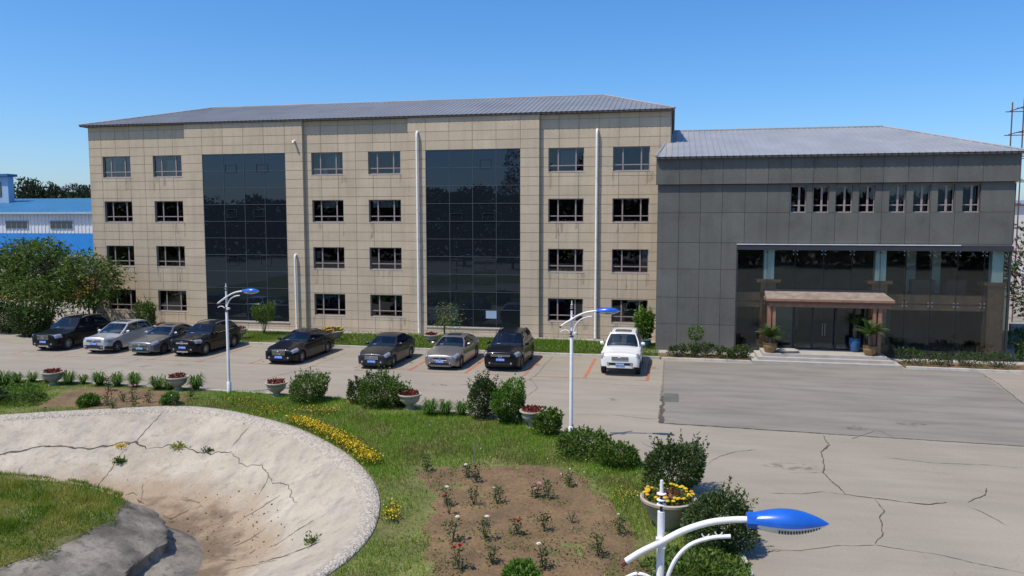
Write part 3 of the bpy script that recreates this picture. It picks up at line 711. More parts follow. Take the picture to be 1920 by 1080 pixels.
for ci, x in enumerate(WX):
    for ri, zt in enumerate(WTOP):
        w = bpy.data.objects.new('window', None); COL.objects.link(w); w.parent = bld; w.location = (x, .13, zt-WH); w.empty_display_size = .1
        child('frame', frame0, w)
        for key, me in PN.items(): child('pane', me, w, (0, 0, 0), (random.gauss(0, .0025), 0, random.gauss(0, .0025)))
        child('sill', sill0, w, (0, -.115, -.006))
        for q in range(random.randint(2, 4)):            # rain marks below the sill ends
            xa = random.choice([random.uniform(-.1, .25), random.uniform(WW-.3, WW+.05), random.uniform(.3, WW-.4)]); wd = random.uniform(.06, .3); hg = random.uniform(.35, 1.2)
            if zt-WH-hg < .1: hg = zt-WH-.15
            MB().quad((xa, -.1335-.0002*q, -.045-hg), (xa+wd, -.1335-.0002*q, -.045-hg*.8), (xa+wd, -.1335-.0002*q, -.045), (xa, -.1335-.0002*q, -.045)).build('rain_mark', 'drip', w)
def blindpart(ci, row, x0, x1, z0, z1, mat='blind', Y=.24):
    m_ = MB().box(WX[ci]+x0, WX[ci]+x1, Y, Y+.02, WTOP[row]-WH+z0, WTOP[row]-WH+z1); m_.build('blind' if mat == 'blind' else 'paper_sheet', mat, bld)
blindpart(1, 3, .15, .42, .5, 1.25); blindpart(1, 3, .75, 1.5, .1, 1.2, 'blind', .5); blindpart(2, 3, .08, .6, .06, .34, 'paper'); blindpart(2, 3, .75, 1.05, .06, .34, 'paper')
blindpart(3, 3, 1.8, 2.15, .06, .33, 'paper'); blindpart(2, 2, .7, 1.6, .95, 1.4); blindpart(3, 2, .2, 1.95, .95, 1.4); blindpart(5, 1, 1.85, 2.15, .7, 1.35, 'paper'); blindpart(5, 3, 1.9, 2.18, .06, .33, 'paper')
blindpart(2, 1, .1, .4, .7, 1.2); blindpart(0, 3, .1, .5, .45, 1.4, 'blind', .7); blindpart(4, 3, .65, 1.65, .45, 1.4, 'blind', .9); blindpart(2, 3, .65, 1.65, .45, 1.4, 'blind', .9)
for ci, row in ((2, 0), (3, 2), (4, 2), (0, 2), (1, 2), (5, 0), (3, 0), (4, 1)):
    for k in range(random.randint(3, 6)):
        xx = random.uniform(.15, WW-.2); m_ = MB().lathe([(.035, 0), (.05, .1), (.055, .14)], 8, (WX[ci]+xx, .27, WTOP[row]-WH+.05)); m_.build('sill_pot', random.choice(['paper', 'urn', 'blind']), bld)
# glass bays
def bay(G, xs, vents):
    x0, x1, z0, z1 = G; rows = [z1-(z1-z0)*k/10 for k in range(11)]
    m_ = MB(); t = .016
    for x in xs: m_.box(max(x0, x-t), min(x1, x+t), BY+.02, BY+.075, z0, z1)
    for z in rows:
        for a, b in zip(xs[:-1], xs[1:]): m_.box(a+t, b-t, BY+.022, BY+.075, max(z0, z-t), min(z1, z+t))
    cw = m_.build('curtain_wall', 'mullion', bld)
    MB().box(x0, x1, BY+.08, BY+.1, z0, z1).build('backing', 'black', cw)
    MB().box(x0-.05, x1+.05, BY-.05, BY+.05, z0-.09, z0-.001).build('sill', 'sill', cw)
    for a, b in zip(xs[:-1], xs[1:]):
        for c, d in zip(rows[:-1], rows[1:]):
            hw, hh = (b-a)/2-t-.001, (c-d)/2-t-.001
            o = MB().box(-hw, hw, -.004, .004, -hh, hh).build('pane', 'curtain', cw)
            o.location = ((a+b)/2, BY+.045, (c+d)/2); o.rotation_euler = (random.gauss(0, .0018), 0, random.gauss(0, .0022))
    for cx, cz, w, h in vents:
        m_ = MB(); e = .022
        m_.box(cx-w/2, cx+w/2, BY+.005, BY+.036, cz-h/2, cz-h/2+e); m_.box(cx-w/2, cx+w/2, BY+.005, BY+.036, cz+h/2-e, cz+h/2)
        m_.box(cx-w/2, cx-w/2+e, BY+.005, BY+.036, cz-h/2+e, cz+h/2-e); m_.box(cx+w/2-e, cx+w/2, BY+.005, BY+.036, cz-h/2+e, cz+h/2-e)
        m_.build('vent_frame', 'darkmetal', cw)
    return cw
def cols(xs, i): return (xs[i]+xs[i+1])/2
bay(G1, JXB1, [(-25.95, 11.1, .85, .55), (-23.6, 11.1, .85, .55), (-25.95, 8.05, .75, .55), (-23.9, 8.05, .75, .5), (-25.95, 4.85, .75, .65), (-23.5, 4.85, .75, .65)])
c2 = bay(G2, JXB2, [(-8.05, 11.15, .75, .6), (-10.0, 7.75, .8, .55), (-7.85, 7.75, .8, .55), (-10.0, 4.75, .8, .6), (-7.75, 4.75, .8, .6)])
MB().box(-8.05, -7.35, BY+.012, BY+.02, 1.25, 1.75).build('paper_notice', 'shedpale', c2)
# downpipes
def pipe(x, z0, z1, Y, r=.075, lean=0., shoe=True):
    pts = [(x+.02, Y+.25, z1+.12), (x, Y+.05, z1+.08), (x, Y, z1-.05)]+[(x+lean*(z1-z)/(z1-z0), Y, z) for z in np.linspace(z1-.3, z0, 6)]
    p_ = MB().tube(pts, r, 10).build('downpipe', 'pipe', bld, .8)
    for z in np.arange(z0+.6, z1-.3, 1.9): MB().tube([(x+lean*(z1-z)/(z1-z0), Y, z-.03), (x+lean*(z1-z)/(z1-z0), Y, z+.03)], r*1.18, 10).build('bracket', 'pipe', p_, .8)
pipe(-.98, .15, 13.05, -.16); pipe(-12.55, .12, 13.15, -.38, lean=.02); pipe(-21.25, .1, 5.15, -.38, lean=.02)
MB().tube([(-21.15, -.2, 12.85), (-21.15, -.42, 12.8), (-21.15, -.46, 12.7)], .075, 10).build('pipe_stub', 'pipe', bld, .8)

# roofs
def hip_roof(name, parent, x0, x1, ye, yr, yb, ze, zr, xr0, xr1, pitch=.34, rmat='roofmetal'):
    """front slope with raised ribs, two hips and back slope"""
    mb = MB()
    E = lambda x: (x, ye, ze)
    mb.poly([(x0, ye, ze), (x1, ye, ze), (xr1, yr, zr), (xr0, yr, zr)])
    mb.poly([(x1, ye, ze), (x1, yb, ze), (xr1, yr, zr)]); mb.poly([(x0, yb, ze), (x0, ye, ze), (xr0, yr, zr)])
    mb.poly([(x1, yb, ze), (x0, yb, ze), (xr0, yr, zr), (xr1, yr, zr)])
    sl = Vector((0, yr-ye, zr-ze)); Ls = sl.length; sl.normalize(); nm = Vector((0, -sl.z, sl.y))
    x = x0+pitch*.5
    while x < x1:
        f = 1.0
        if x < xr0: f = (x-x0)/(xr0-x0)
        elif x > xr1: f = (x1-x)/(x1-xr1)
        a = Vector((x, ye-.03, ze-.01)); b = Vector((x, ye, ze))+sl*Ls*f
        w0, w1, h = .055, .022, .038
        q = [Vector((s*w, 0, 0))+nm*hh for s, w, hh in ((-1, w0, .0), (-1, w1, h), (1, w1, h), (1, w0, .0))]
        for i in range(3): mb.quad(a+q[i], b+q[i], b+q[i+1], a+q[i+1])
        mb.quad(a+q[0], a+q[1], a+q[2], a+q[3])
        x += pitch
    r = mb.build(name, rmat, parent)
    m_ = MB().box(x0+.03, x1-.03, ye+.02, yb-.02, ze-.11, ze-.02); m_.build('eave', 'soffit', r)
    cap = MB(); cap.tube([(xr0, yr, zr+.02), (xr1, yr, zr+.02)], .09, 6); cap.tube([(x1, ye, ze+.02), (xr1, yr, zr+.02)], .07, 6); cap.tube([(x0, ye, ze+.02), (xr0, yr, zr+.02)], .07, 6)
    cap.build('ridge_cap', 'roofmetal', r, .6)
    return r
hip_roof('roof', bld, XL-.45, XR+.22, -.36, 6.0, 12.4, 14.27, 16.15, -31.2, -1.05, .32, 'roofdark')
MB().box(XR+.05, XR+.12, 3.0, 3.1, 11.5, 13.6).build('vent_pipe', 'darkmetal', bld)

# ------------------------------------------------------------------ grey entrance building
gb = thing('entrance_building', 'dark grey panel hall with tall glass entrance front and metal roof', 'building', (0, 0, 0))
GY = -3.6; GXL, GXR = 2.82, 21.08; FY = GY-.17
GX = [x for x in [4.012, 5.189, 6.368, 7.59, 8.77, 9.96, 11.119, 12.315, 13.492, 14.652, 15.868, 17.067, 18.247, 19.458]]; GWIN = [(10.0, 10.81), (11.16, 11.98), (12.32, 13.17), (13.51, 14.31), (15.01, 15.83), (16.2, 17.02), (17.4, 18.2), (18.6, 19.43)]
GL = (7.22, 21.03, .30, 6.22)
GOP = [(a, b, 7.99, 9.43) for a, b in GWIN]+[GL]
mb = MB()
rs = [(GXL, GXR, 0, 9.56)]
for o in GOP: rs = cut(rs, o)
for a, b, c, d in rs: mb.box(a, b, GY+.02, GY+.25, c, d)
mb.box(GXL-.1, GXR+.1, FY+.02, GY+.3, 9.575, 11.05)
mb.box(GXL, GXL+.2, GY+.26, 8, 0, 11); mb.box(GXR-.02, GXR+.02, GY+.3, 8, 6.3, 11); mb.box(GXR-.02, GXR+.02, -2.1, 8, 0, 6.3); mb.box(GXL+.21, GXR-.03, 7.8, 8, 0, 11)
gw = mb.build('wall', 'greyback', gb)
gz = [.02, 1.66, 3.19, 4.81, 6.31, 7.99, 9.555]; gxs = [GXL]+GX+[GXR]
for xa, xb in zip(gxs[:-1], gxs[1:]):
    for za, zb in zip(gz[:-1], gz[1:]):
        rs = [(xa+.010, xb-.010, za+.010, zb-.010)]
        for o in GOP: rs = cut(rs, o)
        if not rs: continue
        if len(rs) == 1: a, b, c, d = rs[0]; ublock('panel', 'greypanel', a, b, GY+random.uniform(-.002, .002), GY+.0195, c, d, gw)
        else:
            m_ = MB(); dy = random.uniform(-.002, .002)
            for a, b, c, d in rs: m_.box(a, b, GY+dy, GY+.0195, c, d)
            m_.build('panel', 'greypanel', gw)
gxf = [GXL-.1]+GX+[GXR+.1]
for xa, xb in zip(gxf[:-1], gxf[1:]): ublock('panel', 'greypanel', xa+.01, xb-.01, FY+random.uniform(-.002, .002), FY+.0195, 9.575, 11.05, gw)
MB().box(GXR+.021, GXR+.04, GY, 8, 6.3, 9.5).build('side_cladding', 'greypanel', gb)
ublock('panel', 'greypanel', GXR+.101, GXR+.12, FY, 8, 9.575, 11.05, gw)
# narrow windows
for a, b in GWIN:
    w = bpy.data.objects.new('window', None); COL.objects.link(w); w.parent = gb; w.location = (a, GY+.17, 7.99)
    W_, H_ = b-a, 1.44; m_ = MB(); e = .045
    m_.box(0, W_, 0, .06, 0, e); m_.box(0, W_, 0, .06, H_-e, H_); m_.box(0, e, 0, .06, e, H_-e); m_.box(W_-e, W_, 0, .06, e, H_-e)
    m_.box(W_*.56-.05, W_*.56+.05, -.01, .05, e, H_-e); m_.box(e, W_-e, -.005, .045, .36, .42); m_.build('frame', 'winframe', w)
    for x0, x1 in ((e, W_*.56-.05), (W_*.56+.05, W_-e)):
        for z0, z1 in ((e, .36), (.42, H_-e)): o = MB().box(x0, x1, .022, .03, z0, z1).build('pane', 'winglass', w)
    MB().box(-.02, W_+.02, -.15, .02, -.03, .003).build('sill', 'sill', w)
for i, (a, b) in enumerate(GWIN):
    if i >= 4: MB().box(a+.05, b-.05, GY+.45, GY+.47, 8.05, 9.4).build('blind', 'whitecol', gb)
MB().box(GXR-.006, GXR+.006, GY+.2, -2.12, .31, 5.92).build('side_pane', 'bigglass', gb)
for k in range(3): MB().box(10.05+.3*(k % 2), 10.28+.3*(k % 2), GY+.26, GY+.27, 8.05+.3*(k//2), 8.27+.3*(k//2)).build('paper_sheet', 'paper', gb)
# glazed front
gz_ = thing('x', None, None); gz_.name = 'glazing'; gz_.parent = gb
GLX = [7.307, 8.866, 10.34, 11.811, 13.275, 14.718, 15.996, 17.272, 18.531, 19.814, 21.03]; GLX[0] = GL[0]+.02; GLX[-1] = GL[1]-.02
MB().box(GL[0]-.02, GL[1]+.09, GY-.10, GY+.22, 5.93, 6.22).build('head_beam', 'darkmetal', gz_)
MB().box(GL[0]-.02, 18.6, GY-.13, GY-.02, 6.222, 6.25).build('ledge', 'paper', gz_)
MB().box(GL[0]-.02, GL[1]+.05, GY-.06, GY+.2, .02, .299).build('plinth', 'darkmetal', gz_)
MB().box(GL[0]-.02, GL[0]+.06, GY-.03, GY+.15, .3, 5.93).build('jamb', 'darkmetal', gz_); MB().box(GL[1]-.04, GL[1]+.05, GY-.03, GY+.15, .3, 5.93).build('jamb', 'darkmetal', gz_)
DX0, DX1 = 9.25, 14.2
for i, (a, b) in enumerate(zip(GLX[:-1], GLX[1:])):
    for z0, z1 in ((.31, 3.04), (3.06, 5.92)):
        x0, x1 = a+.014, b-.014
        if z1 < 3.1:
            if x0 > DX0-.2 and x1 < DX1+.6: continue
        o = MB().box(-(x1-x0)/2, (x1-x0)/2, -.006, .006, -(z1-z0)/2, (z1-z0)/2).build('pane', 'bigglass', gz_)
        o.location = ((x0+x1)/2, GY+.03, (z0+z1)/2); o.rotation_euler = (random.gauss(0, .0015), 0, random.gauss(0, .0015))
for x in GLX[1:-1]:
    MB().box(x-.010, x+.010, GY+.07, GY+.24, 3.3 if DX0-.3 < x < DX1+.6 else .31, 5.92).build('glass_fin', 'bigglass', gz_)
    MB().box(x-.008, x+.008, GY+.024, GY+.036, 3.06 if DX0-.3 < x < DX1+.6 else .31, 5.92).build('seal', 'black', gz_)
    for z in (3.05, 5.80):
        m_ = MB()
        for sx_, sz_ in ((-1, -1), (1, -1), (-1, 1), (1, 1)):
            m_.tube([(x, GY+.10, z), (x+sx_*.10, GY+.05, z+sz_*.10)], .014, 6); m_.tube([(x+sx_*.10, GY+.015, z+sz_*.10), (x+sx_*.10, GY+.055, z+sz_*.10)], .03, 8)
        m_.build('spider_fitting', 'steel', gz_)
# hall behind the glass
mb = MB()
mb.box(GXL+.3, GXR-.1, GY+.3, 7.7, .05, .30); mb.box(GXL+.3, GXR-.1, GY+.3, 7.7, 6.23, 6.35); mb.box(GXL+.3, GXR-.1, 3.0, 3.1, .3, 6.23); mb.box(6.9, 7.05, GY+.3, 3, .3, 6.23)
mb.box(GXL+.3, GXR-.1, GY+.3, 7.7, 7.55, 7.6); mb.box(GXL+.3, GXR-.1, GY+2.5, GY+2.6, 7.6, 9.6)
mb.build('interior', 'interior', gb)
MB().box(7.1, GXR-.15, -2.35, 2.95, 2.75, 3.3).build('mezzanine', 'interior', gb)
for a, b in ((15.2, 20.16), (7.2, 8.6)):
    b_ = MB().box(a+.002, b-.002, -2.9, -2.36, 2.66, 3.02).build('beam', 'granite_in', gb); MB().box(a+.002, b-.002, -2.94, -2.36, 3.03, 3.5).build('upper_band', 'granite_in', b_)
for x0, x1 in ((8.6, 9.4), (14.42, 15.2), (20.16, 20.98)):
    c_ = MB().box(x0, x1, -3.22, -2.5, .32, 4.1).build('column', 'granite_in', gb)
    MB().box(x0-.25, x1+.05 if x1 > 20 else x1+.25, -3.31, -2.4, 4.101, 4.27).build('capital', 'granite_in', c_)
    MB().box(x0-.12, x1+.02 if x1 > 20 else x1+.12, -3.27, -2.44, .305, .75).build('base', 'granite_in', c_)
    xc = (x0+x1)/2; MB().box(xc-.27, xc+.27, -3.28, -2.8, 4.272, 6.22).build('shaft', 'whitecol', c_)
for a, b, y in ((17.35, 17.85, 1.2), (18.5, 18.95, .4)): MB().box(a, b, y, y+.4, 3.31, 6.2).build('column', 'whitecol', gb)
for a, b in ((17.0, 18.2), (18.8, 19.8)): MB().box(a, b, -1.2, -.6, 3.31, 4.2).build('reception_desk', 'granite_dark', gb)
for a, b in ((8.9, 11.6), (15.5, 17.0)): MB().box(a, b, 2.9, 2.98, .6, 2.4).build('wall_panel', 'interior_light', gb)
mb = MB()
for k in range(9): x = random.uniform(8, 20); mb.box(x, x+.28, random.uniform(-1.5, 2), random.uniform(2.1, 2.4), 6.2, 6.225)
# canopy porch
cp = thing('y', None, None); cp.name = 'canopy'; cp.parent = gb
MB().box(8.85, 15.0, -5.0, -3.75, 2.92, 3.12).build('soffit_board', 'granite', cp)
MB().box(8.79, 15.06, -5.08, -3.72, 3.121, 3.24).build('cornice', 'granite_dark', cp)
MB().box(8.70, 15.12, -5.16, -3.72, 3.241, 3.36).build('cornice', 'granite', cp)
MB().poly([(8.70,-5.16,3.362),(15.12,-5.16,3.362),(14.9,-3.72,3.66),(8.75,-3.72,3.66)]).poly([(8.70,-5.16,3.362),(8.75,-3.72,3.66),(8.75,-3.72,3.362)]).poly([(15.12,-5.16,3.362),(15.1,-3.72,3.362),(14.9,-3.72,3.66)]).build('canopy_roof', 'canopytop', cp)
MB().box(8.72, 14.95, -3.74, -3.69, 3.6, 3.78).build('flashing', 'darkmetal', cp)
for a, b in ((8.80, 8.98), (9.06, 9.22), (14.12, 14.28), (14.38, 14.56)):
    MB().box(a, b, -4.95, -4.72, .46, 2.92).build('post', 'granite', cp)
# doors
dr = thing('z', None, None); dr.name = 'doorway'; dr.parent = gb
for x in (9.3, 10.35, 11.35, 12.55, 13.5, 14.15): MB().box(x-.05, x+.05, GY-.03, GY+.08, .47, 2.9).build('door_post', 'darkmetal', dr)
MB().box(9.25, 14.2, GY-.035, GY+.085, 2.9, 3.03).build('door_head', 'darkmetal', dr)
for a, b in ((9.36, 10.29), (10.41, 11.29), (12.61, 13.44), (13.56, 14.09)): MB().box(a, b, GY+.02, GY+.032, .5, 2.89).build('pane', 'bigglass', dr)
for a, b in ((11.41, 11.95), (11.96, 12.49)):
    d_ = MB().box(a, b, GY+.16, GY+.172, .5, 2.89).build('door', 'bigglass', dr)
    MB().tube([(a+.48 if a < 11.5 else a+.06, GY+.12, 1.2), (a+.48 if a < 11.5 else a+.06, GY+.12, 1.9)], .018, 6).build('handle', 'steel', d_)
MB().box(9.3, 14.15, GY+.1, GY+.3, .30, .47).build('threshold', 'granite_dark', dr)
hip_roof('roof', gb, GXL-.12, GXR+.3, FY-.24, 4.0, 11.8, 11.10, 13.35, 3.6, 16.4, .335)
MB().box(4.2, 8.6, 5.9, 6.0, 13.1, 13.62).build('roof_kerb', 'roofmetal', gb)
st = thing('entrance_steps', 'pale stone steps up to the glass entrance', 'steps', (11.5, -5, 0))
def rel(mb, o): mb.v = [(v[0]-o.location.x, v[1]-o.location.y, v[2]-o.location.z) for v in mb.v]; return mb
rel(MB().box(7.95, 15.3, -6.25, -3.68, .005, .15), st).build('step', 'stepstone', st)
rel(MB().box(8.25, 15.0, -5.90, -3.69, .152, .30), st).build('step', 'stepstone', st)
rel(MB().box(8.55, 14.75, -5.55, -3.70, .302, .45), st).build('step', 'stepstone', st)
# aprons at the wall foot
ap = MB().box(-37.5, 2.8, -1.0, -.235, -.05, .12).build('apron', 'apron'); tag(ap, kind='structure')
ap = MB().box(2.0, 7.9, -4.6, -3.605, -.05, .13).build('apron', 'apron'); tag(ap, kind='structure')
ap = MB().box(15.35, 22, -4.5, -3.67, -.05, .12).build('apron', 'apron'); tag(ap, kind='structure')
bd = MB().box(3.1, 7.85, -5.95, -4.61, -.05, .08).build('bed', 'soil'); tag(bd, kind='structure')
bd = MB().box(15.5, 22.3, -6.1, -4.51, -.05, .08).build('bed', 'soil'); tag(bd, kind='structure')

# ------------------------------------------------------------------ cars
def lerp_prof(pr, s):
    if s <= pr[0][0]: return pr[0][1]
    for (a, za), (b, zb) in zip(pr[:-1], pr[1:]):
        if s <= b:
            t = (s-a)/(b-a); return za+(zb-za)*t
    return pr[-1][1]
def smooth_prof(pr, n=7):
    o = spline(pr, n, closed=False); r = [o[0]]
    for q in o[1:]:
        if q[0] > r[-1][0]+1e-4: r.append(q)
    return r
WHEELS = {}
def wheel_meshes(r, spokes):
    if (r, spokes) in WHEELS: return WHEELS[r, spokes]
    w = .115
    t = MB(); n = 26; pr = [(-w, r*.66), (-w, r*.90), (-w*.75, r*.99), (0, r), (w*.75, r*.99), (w, r*.90), (w, r*.66)]
    t.grid(lambda k, j: (pr[j][0], pr[j][1]*math.cos(2*math.pi*k/n), pr[j][1]*math.sin(2*math.pi*k/n)), list(range(n+1)), list(range(7)))
    me_t = bpy.data.meshes.new('tyre'); me_t.from_pydata(t.v, [], t.f); me_t.materials.append(MATS['rubber']); me_t.shade_smooth(); me_t.set_sharp_from_angle(angle=.7)
    m = MB()
    m.grid(lambda k, j: ((.075, .095, .10, .09)[j], (r*.67, r*.67, r*.62, r*.59)[j]*math.cos(2*math.pi*k/n), (r*.67, r*.67, r*.62, r*.59)[j]*math.sin(2*math.pi*k/n)), list(range(n+1)), list(range(4)))
    for k in range(spokes):
        a = 2*math.pi*k/spokes; c, s = math.cos(a), math.sin(a)
        def q(rad, wd, x): return (x, rad*c-wd*s, rad*s+wd*c)
        wi, wo = r*.055, r*.05
        m.quad(q(.0, -wi, .085), q(r*.61, -wo, .095), q(r*.61, wo, .095), q(0, wi, .085))
        m.quad(q(.0, -wi, .085), q(.0, -wi, .05), q(r*.61, -wo, .06), q(r*.61, -wo, .095)); m.quad(q(0, wi, .05), q(0, wi, .085), q(r*.61, wo, .095), q(r*.61, wo, .06))
    m.poly([(.09, r*.14*math.cos(2*math.pi*k/12), r*.14*math.sin(2*math.pi*k/12)) for k in range(12)])
    me_r = bpy.data.meshes.new('rim'); me_r.from_pydata(m.v, [], m.f); me_r.materials.append(MATS['alloy']); me_r.update()
    b = MB().poly([(.035, r*.66*math.cos(2*math.pi*k/20), r*.66*math.sin(2*math.pi*k/20)) for k in range(20)])
    me_b = bpy.data.meshes.new('brake_disc'); me_b.from_pydata(b.v, [], b.f); me_b.materials.append(MATS['black']); me_b.update()
    WHEELS[r, spokes] = (me_t, me_r, me_b); return WHEELS[r, spokes]

def car(name, label, cx, yaxle, col, L=4.7, W=1.82, H=1.47, fo=.9, wb=2.75, r=.32, suv=False, ws=(1.5, 2.25), rr=(3.6, 4.35), hood=.93, nose=.66, clear=.2,
        grille='bars', emblem='star', rails=None, sunroof=False, spokes=5, cladding=False, metal=.35, trim=True, intake=True, head=(5.0, 6.7, .05, .5), mirror_mat=None, skid=False, zplate=.42, pw=.44, boxy=0., zint=None):
    root = thing(name, label, 'car', (cx, yaxle-fo+L/2, 0), 0, 'cars parked nose out below the facade')
    pm = 'paint_'+label; PAINT(pm, col, metal)
    hw0 = W/2; Yo = -L/2
    if suv: up = [(0, nose-.18), (.03, nose), (.12, nose+.08), (.5, hood-.08), (1.2, hood), (1.55, hood+.03), (L-.8, hood+.09), (L-.12, hood+.08), (L-.03, hood-.1), (L, hood-.35)]
    else: up = [(0, nose-.16), (.03, nose-.03), (.12, nose+.05), (.5, hood-.11), (1.3, hood), (1.6, hood+.02), (L-1.1, hood+.06), (L-.4, hood+.09), (L-.08, hood+.07), (L-.02, hood-.05), (L, hood-.25)]
    up = smooth_prof(up, 4)
    hwp = smooth_prof([(0, .70+boxy), (.04, .80+boxy), (.15, .885+boxy*.6), (.45, .96), (.9, 1), (L-.9, 1), (L-.25, .94), (L-.05, .86), (L, .78)], 4)
    sf, sr = fo, fo+wb; ar = r*1.16
    def zl(s):
        b = clear+(.10*max(0, 1-s/.35) if s < .35 else 0)+(.12*max(0, (s-(L-.5))/.5))
        for a in (sf, sr):
            if abs(s-a) < ar: b = max(b, r+math.sqrt(ar*ar-(s-a)**2)-.01)
        return b
    def sec(s):
        hw = hw0*lerp_prof(hwp, s); zs = lerp_prof(up, s); za = min(zl(s), zs-.12); zb = min(clear+.02, za)
        d = zs-za
        return [(0, zb), (hw*.72, zb), (hw*.76, za), (hw*.975, za), (hw*1.0, za+d*.42), (hw*.992, za+d*.72), (hw*.945, zs-.045), (hw*.80, zs+.01), (hw*.42, zs+.045), (0, zs+.055)]
    ss = sorted(set([0, .015, .03, .06, .1, .16, .24, .34, L-.3, L-.2, L-.1, L-.05, L-.02, L]+[round(x, 3) for x in np.arange(.45, L-.35, .12)]+[round(a+ar*math.cos(t), 3) for a in (sf, sr) for t in np.linspace(0, math.pi, 13)]+[a+e*(ar+.004) for a in (sf, sr) for e in (-1, 1)]))
    ss = [s for s in ss if 0 <= s <= L]
    mb = MB(); rows = []
    for s in ss:
        p = sec(s); full = [(-y, z) for y, z in p[::-1][:-1]]+[(y, z) for y, z in p]       # from top centre left... closed loop
        full = [(y, z) for y, z in p]+[(-y, z) for y, z in p[-2:0:-1]]
        n = len(mb.v); rows.append(n); mb.v += [(y, s+Yo, z) for y, z in full]
    m = len(full)
    for a, b in zip(rows[:-1], rows[1:]):
        for k in range(m): k2 = (k+1) % m; mb.f.append((a+k, b+k, b+k2, a+k2))
    mb.f.append(tuple(rows[0]+k for k in range(m))); mb.f.append(tuple(rows[-1]+k for k in range(m))[::-1])
    body = mb.build('body', pm, root, .75)
    def S(s, q, side, off=.0):
        p = sec(s); i = min(int(q), len(p)-2); f = q-i; y = p[i][0]+(p[i+1][0]-p[i][0])*f; z = p[i][1]+(p[i+1][1]-p[i][1])*f
        dy, dz = p[i+1][0]-p[i][0], p[i+1][1]-p[i][1]; l = math.hypot(dy, dz) or 1
        return (side*(y+dz/l*off), s+Yo-off*.8*max(0, 1-s/.5), z-dy/l*off)
    def patch(nm, q0, q1, s0, s1, mat, off=.012, parent=root, nq=5, ns=6):
        for side in (-1, 1): MB().grid(lambda a, b: S(a, b, side, off), np.linspace(s0, s1, ns), np.linspace(q0, q1, nq), flip=side < 0).build(nm, mat, parent, .8)
    # cabin
    (w0, w1), (r1, r0) = ws, rr
    zbase = lambda s: lerp_prof(up, s)-.005
    hb = lambda s: hw0*lerp_prof(hwp, s)*(.875 if suv else .885)
    hr = hw0*(.69 if suv else .635)
    def side_pt(u, v, sg, off=0.):
        sb = w0+(r0-w0)*u; st_ = w1+(r1-w1)*u; e = abs(2*u-1)
        zt = H-.035-(.05 if suv else .07)*e**2.5; hrr = hr*(1-.05*e**3)
        bul = .035*math.sin(v*math.pi); v_ = v
        y = hb(sb)*(1-v_)+hrr*v_+bul+off; return (sg*y, sb+(st_-sb)*v_+Yo, zbase(sb)*(1-v_)+zt*v_)
    def front_pt(t, v, off=0., rear=False):
        u = 1. if rear else 0.
        a = side_pt(u, v, 1); y = a[0]*t; bow = (.13 if not rear else .09)*(1-t*t)*(1-v*.45)
        return (y, a[1]+(bow if rear else -bow)+(off if rear else -off), a[2]+(.03*(1-t*t))*v+off*.5)
    segs = [(.05, .47), (.49, .80), (.82, .96)] if suv else [(.06, .49), (.51, .90)]
    us = sorted(set([round(q, 4) for q in np.linspace(0, 1, 9)]+[q for p in segs for q in p])); vs = [0, .10, .35, .62, .88, 1.]; tsx = [-1, -.93, -.6, -.3, 0, .3, .6, .93, 1]
    fvs = [0, .03, .35, .65, .95, 1.]; rvs = [0, .12, .5, .92, 1.]; rts = [-1, -.88, -.45, 0, .45, .88, 1]
    cab = MB()
    def holed(fn, A, B, inside, flip):
        m2 = MB().grid(fn, A, B, flip); nb = len(B)-1; n0 = len(cab.v); cab.v += m2.v
        for k, f in enumerate(m2.f):
            i, j = divmod(k, nb)
            if not inside((A[i]+A[i+1])/2, (B[j]+B[j+1])/2): cab.f.append(tuple(n0+q for q in f))
    for sg in (-1, 1): holed(lambda u, v: side_pt(u, v, sg), us, vs, lambda u, v: .10 < v < .88 and any(p < u < q for p, q in segs), sg < 0)
    holed(front_pt, tsx, fvs, lambda t, v: abs(t) < .93 and .03 < v < .95, False); holed(lambda t, v: front_pt(t, v, rear=True), rts, rvs, lambda t, v: abs(t) < .88 and .12 < v < .92, True)
    def roof_pt(u, t, off=0.):
        a = side_pt(u, 1, 1); f = front_pt(t, 1); rpt = front_pt(t, 1, rear=True)
        yy = (f[1]-side_pt(0, 1, 1)[1])*(1-u)**4+(rpt[1]-side_pt(1, 1, 1)[1])*u**4+a[1]
        return (a[0]*t, yy, a[2]+.035*(1-t*t)+off)
    cab.grid(roof_pt, us, tsx)
    it = thing('cabin_interior', None, None); it.parent = root
    MB().poly([(-hb(w0)*.96, w0+.02+Yo, zbase(w0)+.03), (hb(w0)*.96, w0+.02+Yo, zbase(w0)+.03), (hb(r0)*.9, r0-.05+Yo, zbase(r0)+.075), (-hb(r0)*.9, r0-.05+Yo, zbase(r0)+.075)]).build('deck', 'trimdark', it)
    zb_ = zbase(w0)+.03
    MB().box(-hb(w0)*.9, hb(w0)*.9, w0+.1+Yo, w0+.55+Yo, zb_, zb_+.05).build('dashboard', 'trimdark', it)
    MB().tube([(.36+.17*math.cos(q), w0+.68+Yo+.05*math.sin(q), zb_+.06+.13*math.sin(q)) for q in np.linspace(0, 2*math.pi, 13)], .014, 5).build('steering_wheel', 'trimdark', it)
    for sg in (-1, 1):
        for yy, nm in ((w1+.55, 'seat'), (r1-.25 if not suv else r1-.7, 'rear_seat')):
            s_ = MB().lathe([(.18, 0), (.23, .04), (.22, .22), (.15, .30)], 10).build(nm, 'trimtan' if metal != .35 else 'trimdark', it, .8); s_.location = (sg*.37, yy+Yo, zb_); s_.scale = (1, .45, 1)
            s_ = MB().lathe([(.05, .28), (.13, .33), (.13, .43), (.07, .47)], 9).build('headrest', 'trimtan' if metal != .35 else 'trimdark', it, .8); s_.location = (sg*.37, yy+Yo, zb_); s_.scale = (1, .5, 1)
    MB().box(-.55, -.38, w0+.2+Yo, w0+.32+Yo, zb_+.052, zb_+.06).build('paper', 'paper', it)
